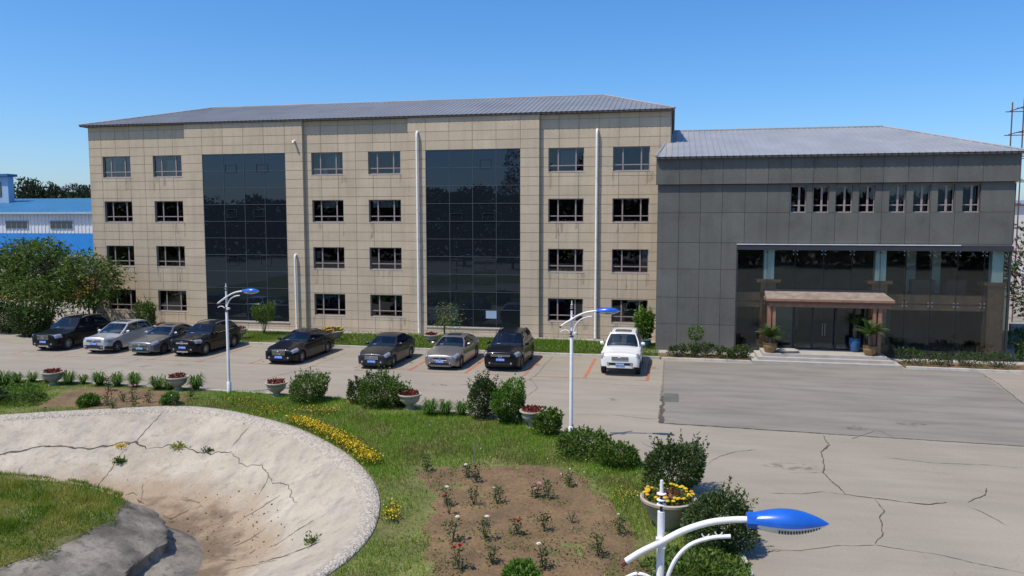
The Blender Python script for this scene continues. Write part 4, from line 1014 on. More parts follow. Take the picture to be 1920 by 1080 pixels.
    bm = bmesh.new(); me = bpy.data.meshes.new('cabin'); me.from_pydata(cab.v, [], cab.f); bm.from_mesh(me); bmesh.ops.remove_doubles(bm, verts=bm.verts, dist=.004); bmesh.ops.recalc_face_normals(bm, faces=bm.faces); bm.to_mesh(me); bm.free()
    me.materials.append(MATS[pm]); link('cabin', me, root, .6)
    MB().grid(lambda t, v: front_pt(t, v, .012), np.linspace(-.93, .93, 9), np.linspace(.03, .95, 6)).build('windshield', 'cabglass', root, 3)
    MB().grid(lambda t, v: front_pt(t, v, .012, True), np.linspace(-.88, .88, 7), np.linspace(.12, .92, 5), flip=True).build('rear_window', 'cabglass', root, 3)
    for sg in (-1, 1):
        for a, b in segs: MB().grid(lambda u, v: side_pt(u, v, sg, .008), np.linspace(a, b, 5), np.linspace(.10, .88, 5), flip=sg < 0).build('side_window', 'cabglass', root, 3)
        if trim: MB().tube([Vector(side_pt(u, .07, sg, .012)) for u in np.linspace(.04, .94, 8)], .012, 5).build('window_trim', 'chrome', root)
        my = side_pt(.09, .0, sg); mx_ = sg*(hw0*.93)
        o = MB().lathe([(.02, -.10), (.075, -.085), (.095, -.02), (.085, .05), (.03, .085)], 10).build('mirror', mirror_mat or pm, root, .8); o.rotation_euler = (0, math.radians(90), 0); o.location = (sg*(hw0+.06), w0+.42+Yo, zbase(w0)+.10); o.scale = (1, .75, 1.15)
        # wheels
        for a in (sf, sr):
            wh = bpy.data.objects.new('wheel', None); COL.objects.link(wh); wh.parent = root; wh.location = (sg*(hw0-.135), a+Yo, r); wh.rotation_euler = (random.uniform(0, 1), 0, 0 if sg > 0 else math.pi)
            mt, mr, mbk = wheel_meshes(r, spokes); child('tyre', mt, wh); child('rim', mr, wh); child('brake_disc', mbk, wh)
        if rails: MB().tube([Vector(side_pt(u, 1, sg))+Vector((-.03*sg, 0, h_)) for u, h_ in ((.10, .0), (.14, .05), (.3, .075), (.6, .075), (.86, .05), (.9, .0))], .02, 6).build('roof_rail', rails, root)
        for a in ((w0+r0)/2-.1, ): MB().box(-.012, .012, -.09, .09, -.015, .015).build('door_handle', 'chrome' if trim else pm, root).location = (sg*(hw0*1.0), a+Yo+.3, hood-.12)
    patch('headlight_housing', head[0]-.12, head[1]+.08, head[2]-.015, head[3]+.03, 'trimdark', .006); patch('headlight', *head, 'lens', .02)
    # nose
    fw = hw0*.66
    zi = zint or clear+.17
    if intake: MB().box(-fw*.95, fw*.95, -L/2-.012, -L/2+.05, zi-.06, zi+.06).build('lower_intake', 'black', root)
    zc = nose-.10
    if grille == 'bars':
        g_ = MB().box(-fw*.62, fw*.62, -L/2-.014, -L/2+.03, zc-.10, zc+.08).build('grille', 'black', root)
        m_ = MB()
        for k in range(4): m_.box(-fw*.62, fw*.62, -L/2-.026, -L/2-.010, zc-.09+k*.05, zc-.07+k*.05)
        m_.build('grille_bar', 'chrome', g_)
    elif grille == 'big':       # tall framed grille with vertical slats
        g_ = MB().box(-fw*.58, fw*.58, -L/2-.014, -L/2+.03, zc-.13, zc+.12).build('grille', 'black', root); m_ = MB()
        for k in range(11): x = -fw*.55+fw*1.1*k/10; m_.box(x-.008, x+.008, -L/2-.024, -L/2-.012, zc-.12, zc+.11)
        m_.box(-fw*.6, fw*.6, -L/2-.028, -L/2-.012, zc+.115, zc+.14); m_.build('grille_bar', 'chrome', g_)
    elif grille == 'bar1':
        g_ = MB().box(-fw*.62, fw*.62, -L/2-.014, -L/2+.03, zc-.12, zc+.10).build('grille', 'black', root); MB().box(-fw*.6, fw*.6, -L/2-.03, -L/2-.012, zc-.035, zc+.03).build('grille_bar', 'chrome', g_)
    elif grille == 'kidney':
        for sg in (-1, 1):
            x0, x1 = sorted((sg*.035, sg*.36)); g_ = MB().poly([(x0, -L/2-.02, zc-.07), (x1, -L/2-.02, zc-.07), (x1-.03 if sg > 0 else x1, -L/2-.02, zc+.06), (x0 if sg > 0 else x0+.03, -L/2-.02, zc+.06)]).build('grille', 'black', root)
            MB().tube([(x0, -L/2-.022, zc-.07), (x1, -L/2-.022, zc-.07), (x1, -L/2-.022, zc+.06), (x0, -L/2-.022, zc+.06), (x0, -L/2-.022, zc-.07)], .012, 5).build('grille_surround', 'chrome', g_)
    elif grille == 'slot':
        g_ = MB().box(-fw*.75, fw*.75, -L/2-.014, -L/2+.03, zc-.03, zc+.08).build('grille', 'black', root); m_ = MB()
        m_.box(-fw*.78, fw*.78, -L/2-.024, -L/2-.012, zc+.07, zc+.09); m_.box(-fw*.78, fw*.78, -L/2-.024, -L/2-.012, zc+.01, zc+.03); m_.build('grille_bar', 'chrome', g_)
    # emblem
    e = MB(); zc2 = zc+.01; yy = -L/2-.036
    if emblem in ('star', 'round'):
        R_ = .085; e.tube([(R_*math.cos(t), yy, zc2+R_*math.sin(t)) for t in np.linspace(0, 2*math.pi, 17)], .011, 5)
        if emblem == 'star':
            for t in (90, 210, 330): e.tube([(0, yy, zc2), (R_*math.cos(math.radians(t)), yy, zc2+R_*math.sin(math.radians(t)))], .011, 5)
        else:
            e.tube([(-.05, yy, zc2+.065), (-.02, yy, zc2), (0, yy, zc2+.04), (.02, yy, zc2), (.05, yy, zc2+.065)], .009, 5); e.tube([(-.07, yy, zc2+.02), (-.035, yy, zc2-.07), (0, yy, zc2-.01), (.035, yy, zc2-.07), (.07, yy, zc2+.02)], .009, 5)
    elif emblem == 'oval': e.tube([(.075*math.cos(t), yy, zc2+.05*math.sin(t)) for t in np.linspace(0, 2*math.pi, 15)], .012, 5); e.tube([(-.05, yy, zc2+.02), (.05, yy, zc2+.02)], .011, 5)
    elif emblem == 'roundel':
        e.poly([(.04*math.cos(t), -L/2-.02, nose+.0+.04*math.sin(t)) for t in np.linspace(0, 2*math.pi, 13)[:-1]])
    e.build('emblem', 'chrome', root)
    pl = MB().box(-pw/2, pw/2, -L/2-.034, -L/2-.022, zplate-.07, zplate+.07).build('licence_plate', 'platebl', root)
    m_ = MB(); x = -pw/2+.03
    for k in range(7):
        w_ = .042; m_.box(x, x+.011, -L/2-.0375, -L/2-.0345, zplate-.042, zplate+.042); m_.box(x+.011, x+w_, -L/2-.0375, -L/2-.0345, *((zplate+.026, zplate+.042) if k % 2 else (zplate-.008, zplate+.008)))
        if k % 3 != 1: m_.box(x+w_-.011, x+w_, -L/2-.0375, -L/2-.0345, zplate-.042, zplate+.026)
        x += w_+.014+(.012 if k == 1 else 0)
    m_.build('plate_lettering', 'platetxt', pl)
    if cladding: patch('lower_cladding', 3.05, 3.75, .02, .55, 'rubber', .012); MB().box(-fw, fw, -L/2-.016, -L/2+.04, clear+.08, zplate-.08).build('bumper_insert', 'rubber', root)
    if skid: MB().box(-fw*.55, fw*.55, -L/2-.03, -L/2+.05, clear+.045, clear+.105).build('skid_plate', 'chrome', root)
    if sunroof: MB().grid(lambda u, t: roof_pt(u, t, .008), np.linspace(.12, .42, 4), np.linspace(-.62, .62, 5)).build('sunroof', 'carglass', root, 3)
    for sg in (-1, 1):
        patch_ = MB().grid(lambda a, b: S(a, b, sg, .012), np.linspace(L-.25, L-.03, 4), np.linspace(5.2, 6.3, 3), flip=sg < 0).build('tail_light', 'fl_red', root, .8)
        MB().lathe([(.045, 0), (.05, .01), (.03, .02)], 10).build('fog_light', 'lens', root).matrix_local = Matrix.Translation((sg*fw*.86, -L/2-.012, clear+.20)) @ Matrix.Rotation(math.radians(90), 4, 'X')
    for sg in (-1, 1):                                  # wipers
        MB().tube([Vector(front_pt(-.1+sg*.15, .03, .02)), Vector(front_pt(.35+sg*.35, .09, .02))], .008, 4).build('wiper', 'black', root)
    if suv and False: pass
    return root
BLK = (.007, .008, .011)
car('sport_utility_car', 'black car with slatted grille parked furthest left beside the trees', -31.93, -9.7, BLK, 4.82, 1.94, 1.76, .86, 2.95, .37, True, (1.42, 2.2), (4.2, 4.62), 1.07, .90, .24, 'big', 'star', 'chrome', spokes=10, head=(5.0, 6.6, .04, .42), zplate=.56, skid=True)
car('crossover_car', 'silver crossover with black lower bumper, second from the left', -28.35, -9.95, (.55, .56, .58), 4.32, 1.78, 1.60, .87, 2.63, .34, True, (1.25, 2.15), (3.75, 4.18), .99, .84, .22, 'slot', 'oval', None, True, 6, True, .5, False, False, (4.9, 6.8, .05, .62), skid=True, zplate=.60)
car('sedan_car', 'grey green sedan between the silver crossover and a black car', -25.4, -9.9, (.13, .135, .13), 4.65, 1.80, 1.47, .92, 2.72, .325, False, (1.5, 2.3), (3.55, 4.25), .94, .70, .19, 'slot', 'oval', None, True, 5, mirror_mat='chrome', zplate=.44)
car('sport_utility_car', 'black car with bright single bar grille, parked just behind the street lamp', -22.85, -9.8, (.008, .008, .010), 4.70, 1.89, 1.64, .83, 2.87, .36, True, (1.38, 2.15), (3.95, 4.5), 1.02, .88, .23, 'bar1', 'star', 'chrome', spokes=10, skid=True, zplate=.54)
car('sedan_car', 'long glossy black sedan with chrome grille standing apart', -16.45, -10.85, (.007, .008, .012), 5.2, 1.88, 1.48, .87, 3.12, .34, False, (1.6, 2.4), (3.9, 4.75), .96, .74, .19, 'big', 'star', spokes=9, zplate=.42)
car('sedan_car', 'dark charcoal sedan with wide chrome barred grille', -11.2, -11.0, (.030, .032, .037), 4.62, 1.77, 1.50, .92, 2.70, .315, False, (1.38, 2.2), (3.5, 4.3), .95, .72, .19, 'bars', 'oval', None, spokes=8, zplate=.42, trim=False)
car('sedan_car', 'taupe silver sedan with twin dark grilles and black sunroof', -7.72, -10.6, (.24, .225, .21), 5.05, 1.86, 1.47, .87, 3.05, .335, False, (1.65, 2.45), (3.75, 4.6), .94, .70, .18, 'kidney', 'roundel', None, True, 10, metal=.55, zplate=.46)
car('sport_utility_car', 'black car with round front badge, right of the taupe sedan', -4.65, -10.3, (.008, .008, .011), 4.80, 1.94, 1.74, .90, 2.90, .37, True, (1.42, 2.2), (4.15, 4.65), 1.06, .88, .24, 'slot', 'round', 'rubber', spokes=6, zplate=.62)
car('sport_utility_car', 'large white car with roof rails nearest the grey building', 1.28, -10.3, (.74, .74, .72), 4.95, 1.96, 1.88, .88, 2.85, .39, True, (1.72, 2.25), (4.45, 4.8), 1.17, .99, .40, 'bars', 'oval', 'steel', True, 6, metal=.0, zplate=.60, trim=False, boxy=.10, zint=.62, head=(5.0, 6.55, .04, .40))

# ------------------------------------------------------------------ street lamps
def lamp(label, x, y):
    t = thing('street_lamp', label, 'street lamp', (x, y, 0), 0, 'white street lamps with blue heads')
    MB().lathe([(.16, 0), (.16, .03), (.10, .05), (.095, .5), (.07, .54)], 14).build('base', 'white_paint', t, .6)
    MB().tube([(0, 0, .5), (0, 0, 3.62), (0, 0, 3.66), (0, 0, 4.52)], [.066, .056, .042, .038], 16).build('pole', 'white_paint', t, .6)
    sp = MB().tube([(0, 0, 4.52), (0, 0, 4.73)], .014, 8).build('finial', 'black', t)
    MB().tube([(0, 0, 4.72), (0, 0, 4.855)], [.02, .016], 8).build('finial_tip', 'white_paint', sp)
    m_ = MB()
    for z in (4.585, 4.635, 4.70): m_.lathe([(.012, 0), (.05, .006), (.05, .014), (.012, .02)], 12, (0, 0, z))
    m_.build('finial_disc', 'white_paint', sp)
    m_ = MB()
    for z in (3.62, 3.70, 3.78): m_.lathe([(.05, 0), (.075, .01), (.075, .035), (.05, .045)], 14, (0, 0, z))
    m_.build('collar', 'darkmetal', t, .6)
    arc = [Vector(p) for p in [(-.36, -.085, 3.98), (-.2, -.085, 4.10), (0, -.085, 4.22), (.22, -.085, 4.36), (.48, -.085, 4.47), (.72, -.085, 4.52), (.92, -.085, 4.535)]]
    pts = [(a, -.085, b) for a, b in spline([(p.x, p.z) for p in arc], 5, False)]
    arm = MB().tube(pts, .034, 12).build('arm', 'white_paint', t, .6)
    MB().tube([(-.40, -.085, 3.95), (-.35, -.085, 3.987)], .037, 10).build('end_cap', 'rust', arm)
    MB().box(-.05, .05, -.10, -.04, 4.16, 4.26).build('clamp', 'white_paint', arm)
    pts = [(a, -.085, b) for a, b in spline([(.06, 3.70), (.08, 3.86), (.16, 4.06), (.30, 4.22), (.50, 4.31), (.70, 4.345)], 6, False)]
    br = MB().tube(pts, .021, 10).build('brace', 'white_paint', t, .6)
    for xx, zz in ((.45, 4.37), (.58, 4.40)): MB().tube([(xx+.035*math.cos(a), -.085, zz-.02+.035*math.sin(a)) for a in np.linspace(math.pi, 2*math.pi, 8)], .007, 5).build('ring', 'white_paint', br)
    MB().tube([(a, -.085, b) for a, b in spline([(-.05, 3.78), (-.12, 3.84), (-.24, 3.86), (-.36, 3.80)], 5, False)], .02, 8).build('brace', 'white_paint', t, .6)
    m_ = MB(); m_.lathe([(.03, 0), (.07, .01), (.07, .08), (.03, .09)], 12, (.14, -.085, 3.72)); m_.build('joint_knob', 'white_paint', t, .6)
    # head: pointed blue shell over a pale louvred tray
    hd = bpy.data.objects.new('head', None); COL.objects.link(hd); hd.parent = t; hd.location = (.90, -.085, 4.53); hd.rotation_euler = (0, math.radians(-1.5), 0)
    Ls = .74; n = 18
    def prof(u): return (.072+.055*math.sin(min(1, u/.45)*math.pi/2))*(1 if u < .45 else math.cos((u-.45)/.55*math.pi/2)**.8)
    def shell(u, a, zs, k=1.): rr_ = prof(u)*k; return (u*Ls, rr_*1.15*math.cos(a), rr_*1.02*math.sin(a)*zs+.0)
    us = [0, .02, .06, .12, .2, .3, .4, .5, .6, .7, .8, .88, .94, .98, 1.]
    MB().grid(lambda u, a: shell(u, a, 1.), us, np.linspace(-.12, math.pi+.12, n)).build('shade', 'lampblue', hd, .9)
    MB().grid(lambda u, a: shell(u, a, .98, .965), us, np.linspace(math.pi+.1, 2*math.pi-.1, 11)).build('tray', 'white_paint', hd, .9)
    m_ = MB()
    for k in range(15):
        u = .34+.52*k/14; rr_ = prof(u)
        m_.box(u*Ls-.006, u*Ls+.006, -rr_*1.04-.004, -rr_*1.04+.03, -rr_*.62, -rr_*.34)
    m_.build('louvre', 'black', hd)
    m_ = MB(); m_.grid(lambda u, a: (-.05+u*.26, (.085+.015*u)*1.1*math.cos(a), (.085+.012*u)*math.sin(a)), [0, .1, .5, 1.], np.linspace(0, 2*math.pi, 9)); m_.poly([(-.05, .0935*math.cos(a), .085*math.sin(a)) for a in np.linspace(0, 2*math.pi, 9)[:-1]])
    m_.build('neck', 'lampblue', hd)
    return t
lamp('white lamp post behind the planter row, in front of the black cars on the left', -15.22, -18.35)
lamp('white lamp post at the lawn corner in the middle of the yard', .38, -22.65)
lamp('close white lamp post whose large blue head fills the lower right', 3.6, -40.5)

# ------------------------------------------------------------------ planters
URN = [(.25, 0), (.25, .05), (.19, .10), (.155, .18), (.165, .22), (.26, .28), (.36, .37), (.405, .47), (.40, .53), (.42, .56), (.47, .60), (.485, .63), (.48, .665), (.44, .67), (.40, .645), (.38, .60)]
def flowers(name, R, z, n, mat, parent, size=.07, h=.14, ring=None):
    a = RNG.uniform(0, 2*np.pi, n); r = R*np.sqrt(RNG.uniform(ring or 0, 1, n)); Pt = np.stack([r*np.cos(a), r*np.sin(a), z+RNG.uniform(0, h, n)], 1)
    D = RNG.normal(size=(n, 3))*.7; D[:, 2] = np.abs(D[:, 2])+.5
    return leaves(name, Pt, D, RNG.uniform(.7, 1.3, n)*size, RNG.uniform(.7, 1.2, n)*size*.8, mat, parent)
def urn(label, x, y, z=0., s=1., kind='red', sq=1.):
    t = thing('urn_planter', label, 'planter', (x, y, z), random.uniform(0, 1), 'stone urn planters')
    MB().lathe([(r*s*sq, zz*s) for r, zz in URN], 26).build('urn', 'urn', t, .6)
    MB().lathe([(.40*s*sq, .60*s), (.2*s*sq, .625*s), (.01, .63*s)], 20).build('soil', 'soil', t)
    R_ = .36*s*sq
    if kind == 'red':
        flowers('foliage', R_, .63*s, 240, 'red_leaf', t, .085, .12)
        flowers('blossom', R_*.9, .70*s, 60, 'fl_darkred', t, .06, .08)
    elif kind == 'bare': flowers('foliage', R_*.8, .62*s, 120, 'red_leaf', t, .07, .09)
    return t
urn('stone urn of dark red plants at the far left of the hedge row', -24.0, -18.55)
urn('stone urn of dark red plants between leafy clumps, left of the first lamp post', -17.75, -18.35, s=.98)
urn('stone urn of dark red plants right of the first lamp post, beside a round shrub', -12.85, -18.55, s=.98)
urn('stone urn of dark red plants on the lawn below the charcoal and taupe sedans', -6.5, -19.55, s=1.0)
urn('stone urn of dark red plants beside the bright round shrub on the lawn edge', -1.2, -21.25, s=1.02)
urn('stone urn behind the grey green sedan at the facade', -29.2, -3.7, .07, .95)
urn('stone urn behind the rear of the black car near the lamp post', -23.1, -4.35, .07, 1.0)
urn('small stone urn beside the young tree at the facade', -10.45, -4.2, .07, .95)
def bowl(label, x, y, z, R=.78, hgt=.72):
    t = thing('bowl_planter', label, 'planter', (x, y, z), 0, 'wide bowl planters of marigolds')
    MB().lathe([(R*.42, 0), (R*.44, .06), (R*.5, .12), (R*.78, hgt*.6), (R*.9, hgt*.85), (R, hgt*.92), (R*1.01, hgt), (R*.95, hgt*1.03), (R*.87, hgt*.98), (R*.85, hgt*.9)], 34).build('bowl', 'urn', t, .6)
    MB().lathe([(R*.87, hgt*.92), (R*.4, hgt*.95), (.01, hgt*.96)], 24).build('soil', 'soil', t)
    flowers('foliage', R*.82, hgt*.95, 700, 'leaf_mid', t, .08, .12, .25); flowers('blossom', R*.5, hgt*1.08, 90, 'fl_darkred', t, .06, .1)
    for mt, n, ph in (('fl_yellow', 34, 0), ('fl_orange', 12, 2)):
        m_v = MB()
        for k in range(n):
            a = random.uniform(0, 2*math.pi); rr_ = R*random.uniform(.70, .88); m_v.lathe([(.015, 0), (.05, .015), (.055, .035), (.03, .055)], 7, (rr_*math.cos(a), rr_*math.sin(a), hgt*1.03+random.uniform(.03, .13)))
        m_v.build('marigold', mt, t)['kind'] = 'stuff'
    return t
bowl('wide stone bowl of yellow marigolds among shrubs at the lawn corner', 3.68, -29.7, GZ0-.02, .68, .76)
bowl('wide stone bowl of marigolds behind the long black sedan', -16.85, -4.3, .06, .78, .72)

# ------------------------------------------------------------------ shrubs and trees
def lumpy(d, seed, amp=.42, n=11):
    r = np.random.default_rng(seed); c = unitv(r.normal(size=(n, 3))); s = np.zeros(len(d))
    for k in range(n): s += np.exp(-(1-d@c[k])*7)*r.uniform(.3, 1)
    return 1+amp*(s-.45)
def shrub(label, x, y, w, h, n, leaf, mat, z=GZ0, seed=1, upright=.3, group='shrubs along the lawn edge', depth=None, name='shrub', stems=7, shell=.62, base=.0, flat=1.):
    t = thing(name, label, 'shrub', (x, y, z), 0, group)
    n = int(n*1.5); leaf *= 1.22
    d = unitv(RNG.normal(size=(n, 3))); r = lumpy(d, seed)*(shell*.55+(1-shell*.55)*RNG.random(n)**.42)
    a, b, c = w/2, (depth or w)/2, h/2
    Pt = np.stack([d[:, 0]*r*a, d[:, 1]*r*b, (d[:, 2]*r*flat+1)*c+base], 1); k = Pt[:, 2] > .02; Pt, d = Pt[k], d[k]
    D = d*.8+RNG.normal(size=d.shape)*.55; D[:, 2] += upright
    # leading shoots give a broken outline
    ns = int(20+w*16); sd = unitv(RNG.normal(size=(ns, 3))); sd[:, 2] = np.abs(sd[:, 2])+.25; sd = unitv(sd)
    pp, dd = [], []
    rs = lumpy(sd, seed)
    for i in range(ns):
        p0 = np.array([sd[i, 0]*a*rs[i]*.9, sd[i, 1]*b*rs[i]*.9, (sd[i, 2]*rs[i]*.9*flat+1)*c+base]); L_ = RNG.uniform(.15, .38)*min(1.3, h)
        dr_ = unitv((sd[i]*.6+np.array([0, 0, .7]))[None])[0]; m = int(14)
        tt = RNG.random(m)[:, None]; pp.append(p0+dr_*tt*L_); dd.append(dr_*.6+RNG.normal(size=(m, 3))*.6)
    pp, dd = np.concatenate(pp), np.concatenate(dd)
    Pt = np.concatenate([Pt, pp]); D = np.concatenate([unitv(D), unitv(dd)])
    leaves('foliage', Pt, D, RNG.uniform(.7, 1.35, len(Pt))*leaf, RNG.uniform(.7, 1.2, len(Pt))*leaf*.5, mat, t, .06)
    m_ = MB()
    for k in range(stems):
        q = random.uniform(0, 6.28); rr_ = random.uniform(.1, .45); e = (math.cos(q)*a*rr_*1.6, math.sin(q)*b*rr_*1.6, h*random.uniform(.45, .8)+base)
        m_.tube([(e[0]*.08, e[1]*.08, 0), (e[0]*.5, e[1]*.5, e[2]*.5), e], [.022, .016, .006], 5)
    m_.build('stem', 'woodstem', t)
    return t
shrub('rounded mid green shrub right of the third urn', -11.0, -19.2, 1.65, 1.0, 3200, .075, 'leaf_mid', seed=2)
shrub('broad loose grey green shrub left of the fourth urn', -7.75, -19.35, 1.75, 1.15, 3000, .085, 'leaf_mid', seed=3, upright=.6)
shrub('small ragged shrub touching the broad grey green shrub on its left', -8.95, -19.1, .85, .85, 800, .085, 'leaf_dark', seed=4, upright=.7)
shrub('small dark shrub tucked between broad shrub and fourth urn', -6.95, -19.3, .6, .6, 600, .07, 'leaf_dark', seed=24, upright=.3)
shrub('tall dark green shrub left of its bright twin', -3.2, -20.35, 1.15, 1.6, 3400, .075, 'leaf_dark', seed=5, upright=.8)
shrub('dense bright green round shrub beside the fifth urn', -2.15, -20.9, 1.25, 1.35, 4200, .075, 'leaf_bright', seed=6, shell=.75)
shrub('small leafy shrub at the foot of the middle lamp post', -.45, -22.1, .95, .8, 1200, .10, 'leaf_mid', seed=7, upright=.8)
shrub('low spreading shrub right of the middle lamp post', 1.0, -24.3, 1.8, .72, 1800, .085, 'leaf_mid', seed=8, depth=1.4)
shrub('low tangled shrub sprawling toward the dark round bush', 2.15, -25.2, 1.5, .58, 1300, .085, 'leaf_mid', seed=9, depth=1.3)
shrub('large dark glossy round bush behind the marigold bowl', 3.85, -27.3, 1.75, 1.45, 5200, .075, 'leaf_dark', seed=10, shell=.7, upright=.5)
shrub('large dark bush leaning over the marigold bowl on its right', 4.85, -30.75, 1.55, 1.25, 4400, .07, 'leaf_dark', seed=11, upright=.4)
shrub('low green shrub at the kerb in the lower right, under the blue lamp head', 4.3, -32.4, 2.2, .4, 1600, .08, 'leaf_mid', seed=12, depth=1.8)
shrub('compact green dome at the bottom edge of the rose bed', .72, -33.55, .8, .36, 1200, .08, 'leaf_bright', seed=13, shell=.75)
shrub('airy pale bush at the facade behind the grey green sedan', -31.3, -2.4, 1.3, 1.7, 1500, .11, 'leaf_mid', .07, 14, .9, 'bushes at the facade', base=.1)
shrub('vase shaped bush in front of the left glass bay', -22.55, -2.4, 1.35, 1.25, 1500, .09, 'leaf_mid', .07, 15, .9, 'bushes at the facade', base=.7, name='bush')
shrub('glossy bush in the corner between beige and grey walls', 2.1, -2.3, 1.0, 1.5, 900, .16, 'leaf_bright', .5, 16, .4, 'bushes at the facade')
for i in range(9):
    shrub(['low rose bush against the grey wall, left end of its row', 'second low bush along the grey wall', 'third low bush along the grey wall', 'fourth low bush along the grey wall', 'low bush left of the entrance steps'][i] if i < 5 else ['low bush just right of the entrance steps', 'second low bush right of the steps', 'third low bush right of the steps', 'last low bush of the right hand row'][i-5],
          (4.0+.85*i) if i < 5 else 16.0+1.35*(i-5), -5.3+random.uniform(-.15, .15), .95 if i < 5 else 1.35, .5+.1*(i % 3), 480, .075, 'leaf_dark', .07, 30+i, .6, 'low bushes in the beds beside the steps')
shrub('yellow green bush at the right end of the building', 22.3, -5.0, 1.2, .9, 1300, .09, 'leaf_bright', .05, 44, .4, 'bushes at the facade')
shrub('dark bush behind the right corner of the glass hall', 22.4, -3.0, 1.3, 1.1, 1300, .09, 'leaf_dark', .05, 45, .4, 'bushes at the facade')

def daylily(label, x, y, s):
    n = int(190*s); a = RNG.uniform(0, 2*np.pi, n); l = RNG.uniform(.25, .62, n)*s; up_ = RNG.uniform(.5, 1.0, n)
    b = np.stack([np.cos(a)*.10*s*RNG.random(n), np.sin(a)*.10*s*RNG.random(n), np.zeros(n)], 1)
    dr_ = np.stack([np.cos(a), np.sin(a), 0*a], 1); sd = np.stack([-np.sin(a), np.cos(a), 0*a], 1)
    v = np.empty((n, 6, 3)); w = .013*s
    for k, (f, z) in enumerate(((0, 0), (.42, .85), (1., .62))):
        c = b+dr_*(l*f*(1.15-up_*.55))[:, None]; c[:, 2] = l*z*up_*1.25 if k < 2 else l*z*up_*1.1
        ww = (w, w*1.15, w*.15)[k]; v[:, 2*k] = c-sd*ww; v[:, 2*k+1] = c+sd*ww
    q = np.concatenate([np.arange(n)[:, None]*6+np.array([[0, 1, 3, 2]]), np.arange(n)[:, None]*6+np.array([[2, 3, 5, 4]])])
    o = npmesh('daylily_clump', v.reshape(-1, 3), q, 'daylily'); o.location = (x, y, GZ0); tag(o, label, 'clump', 'strap leaved clumps along the lawn edge'); return o
DL = ['strap leaved clump at the far left picture edge', 'second strap leaved clump from the left edge', 'third strap leaved clump from the left edge', 'strap leaved clump just left of the leftmost urn', 'strap leaved clump just right of the leftmost urn', 'second clump right of the leftmost urn', 'third clump right of the leftmost urn', 'fourth clump right of the leftmost urn, nearest the red rose', 'fifth clump right of the leftmost urn', 'clump two places left of the second urn', 'clump touching the second urn on its left', 'clump touching the second urn on its right', 'clump just right of the fourth urn', 'middle of three clumps right of the fourth urn', 'rightmost of three clumps right of the fourth urn']
for lab, (x, y, s) in zip(DL, [(-25.81, -19.41, 1.2), (-25.98, -18.51, 0.9), (-25.37, -18.26, 0.9), (-24.6, -18.22, 0.8), (-23.36, -18.33, 1.1), (-22.8, -18.09, 0.8), (-21.82, -18.25, 1.1), (-20.95, -18.18, 1.1), (-20.09, -18.12, 1.1), (-18.71, -18.41, 1.1), (-18.13, -18.4, 1.0), (-16.96, -18.16, 1.2), (-5.41, -20.34, 1.1), (-4.81, -20.21, 1.0), (-4.2, -20.09, 1.0)]): daylily(lab, x, y-.02, s)

# roses
def rose(label, x, y, kind, h=.5, z=.1):
    t = thing('rose_bush', label, 'rose', (x, y, z-.02), random.uniform(0, 6), 'young roses in the raked beds')
    m_ = MB(); tips = []
    for k in range(4 if kind != 'bare' else 5):
        a = random.uniform(0, 6.28); e = (math.cos(a)*.10, math.sin(a)*.10, h*random.uniform(.55, 1.)); tips.append(e); m_.tube([(0, 0, 0), (e[0]*.45, e[1]*.45, e[2]*.5), e], [.010, .008, .005], 5)
    m_.build('stem', 'woodstem', t)
    n = {'bare': 14, 'red_bare': 12}.get(kind, 120)
    Pt = np.stack([RNG.normal(size=n)*.085, RNG.normal(size=n)*.085, RNG.uniform(.06, h*.9, n)], 1); D = RNG.normal(size=(n, 3)); D[:, 2] *= .4
    leaves('foliage', Pt, D, RNG.uniform(.05, .09, n), RNG.uniform(.03, .05, n), 'leaf_dark', t)
    mt = {'white': 'fl_white', 'white_small': 'fl_white', 'red': 'fl_red', 'red_bare': 'fl_red', 'darkred': 'fl_darkred', 'pink': 'fl_pink'}.get(kind)
    if mt:
        for k in range({'white_small': 1, 'red_bare': 1, 'white': 1, 'pink': 3}.get(kind, 2)):
            e = max(tips, key=lambda q: q[2]) if k == 0 else random.choice(tips); b = MB(); R_ = .035 if kind == 'white_small' else .062
            for ring, (nr, rad, zz, tilt) in enumerate(((6, R_, 0, .5), (5, R_*.7, .012, .9), (4, R_*.4, .02, 1.3))):
                for j in range(nr):
                    a = 2*math.pi*j/nr+ring; c_, s_ = math.cos(a), math.sin(a); o_ = rad; wv = rad*.75
                    b.poly([(0, 0, zz-.02), (c_*o_*.7-s_*wv*.6, s_*o_*.7+c_*wv*.6, zz+rad*.35*tilt), (c_*o_, s_*o_, zz+rad*.75*tilt), (c_*o_*.7+s_*wv*.6, s_*o_*.7-c_*wv*.6, zz+rad*.35*tilt)])
            o = b.build('bloom', mt, t); o.location = (e[0], e[1], e[2]+.02)
    return t
RS = [(-2.05, -27.27, 'white'), (-1.7, -27.62, 'red'), (-1.99, -29.58, 'white'), (-1.34, -29.32, 'green'), (-0.74, -29.12, 'white_small'), (0.18, -28.49, 'pink'), (0.5, -28.47, 'green'), (0.93, -27.35, 'white_small'), (0.16, -31.0, 'red'), (-0.51, -31.45, 'white'), (-1.22, -31.69, 'white'), (-1.78, -30.1, 'red_bare'), (-0.69, -33.1, 'red'), (1.34, -29.99, 'bare'), (0.75, -30.61, 'green'), (-0.06, -32.68, 'green'), (1.07, -32.68, 'white'), (2.17, -31.81, 'green'), (2.58, -30.53, 'white_small'), (-3.38, -27.0, 'green'), (-18.62, -21.72, 'red'), (-17.99, -22.14, 'red'), (-18.39, -21.02, 'darkred'), (-18.32, -20.52, 'pink'), (-17.25, -20.98, 'darkred'), (-15.88, -21.25, 'white_small'), (-16.08, -19.86, 'pink'), (-20.43, -19.4, 'red'), (-17.4, -21.66, 'green')]
cnt = {}
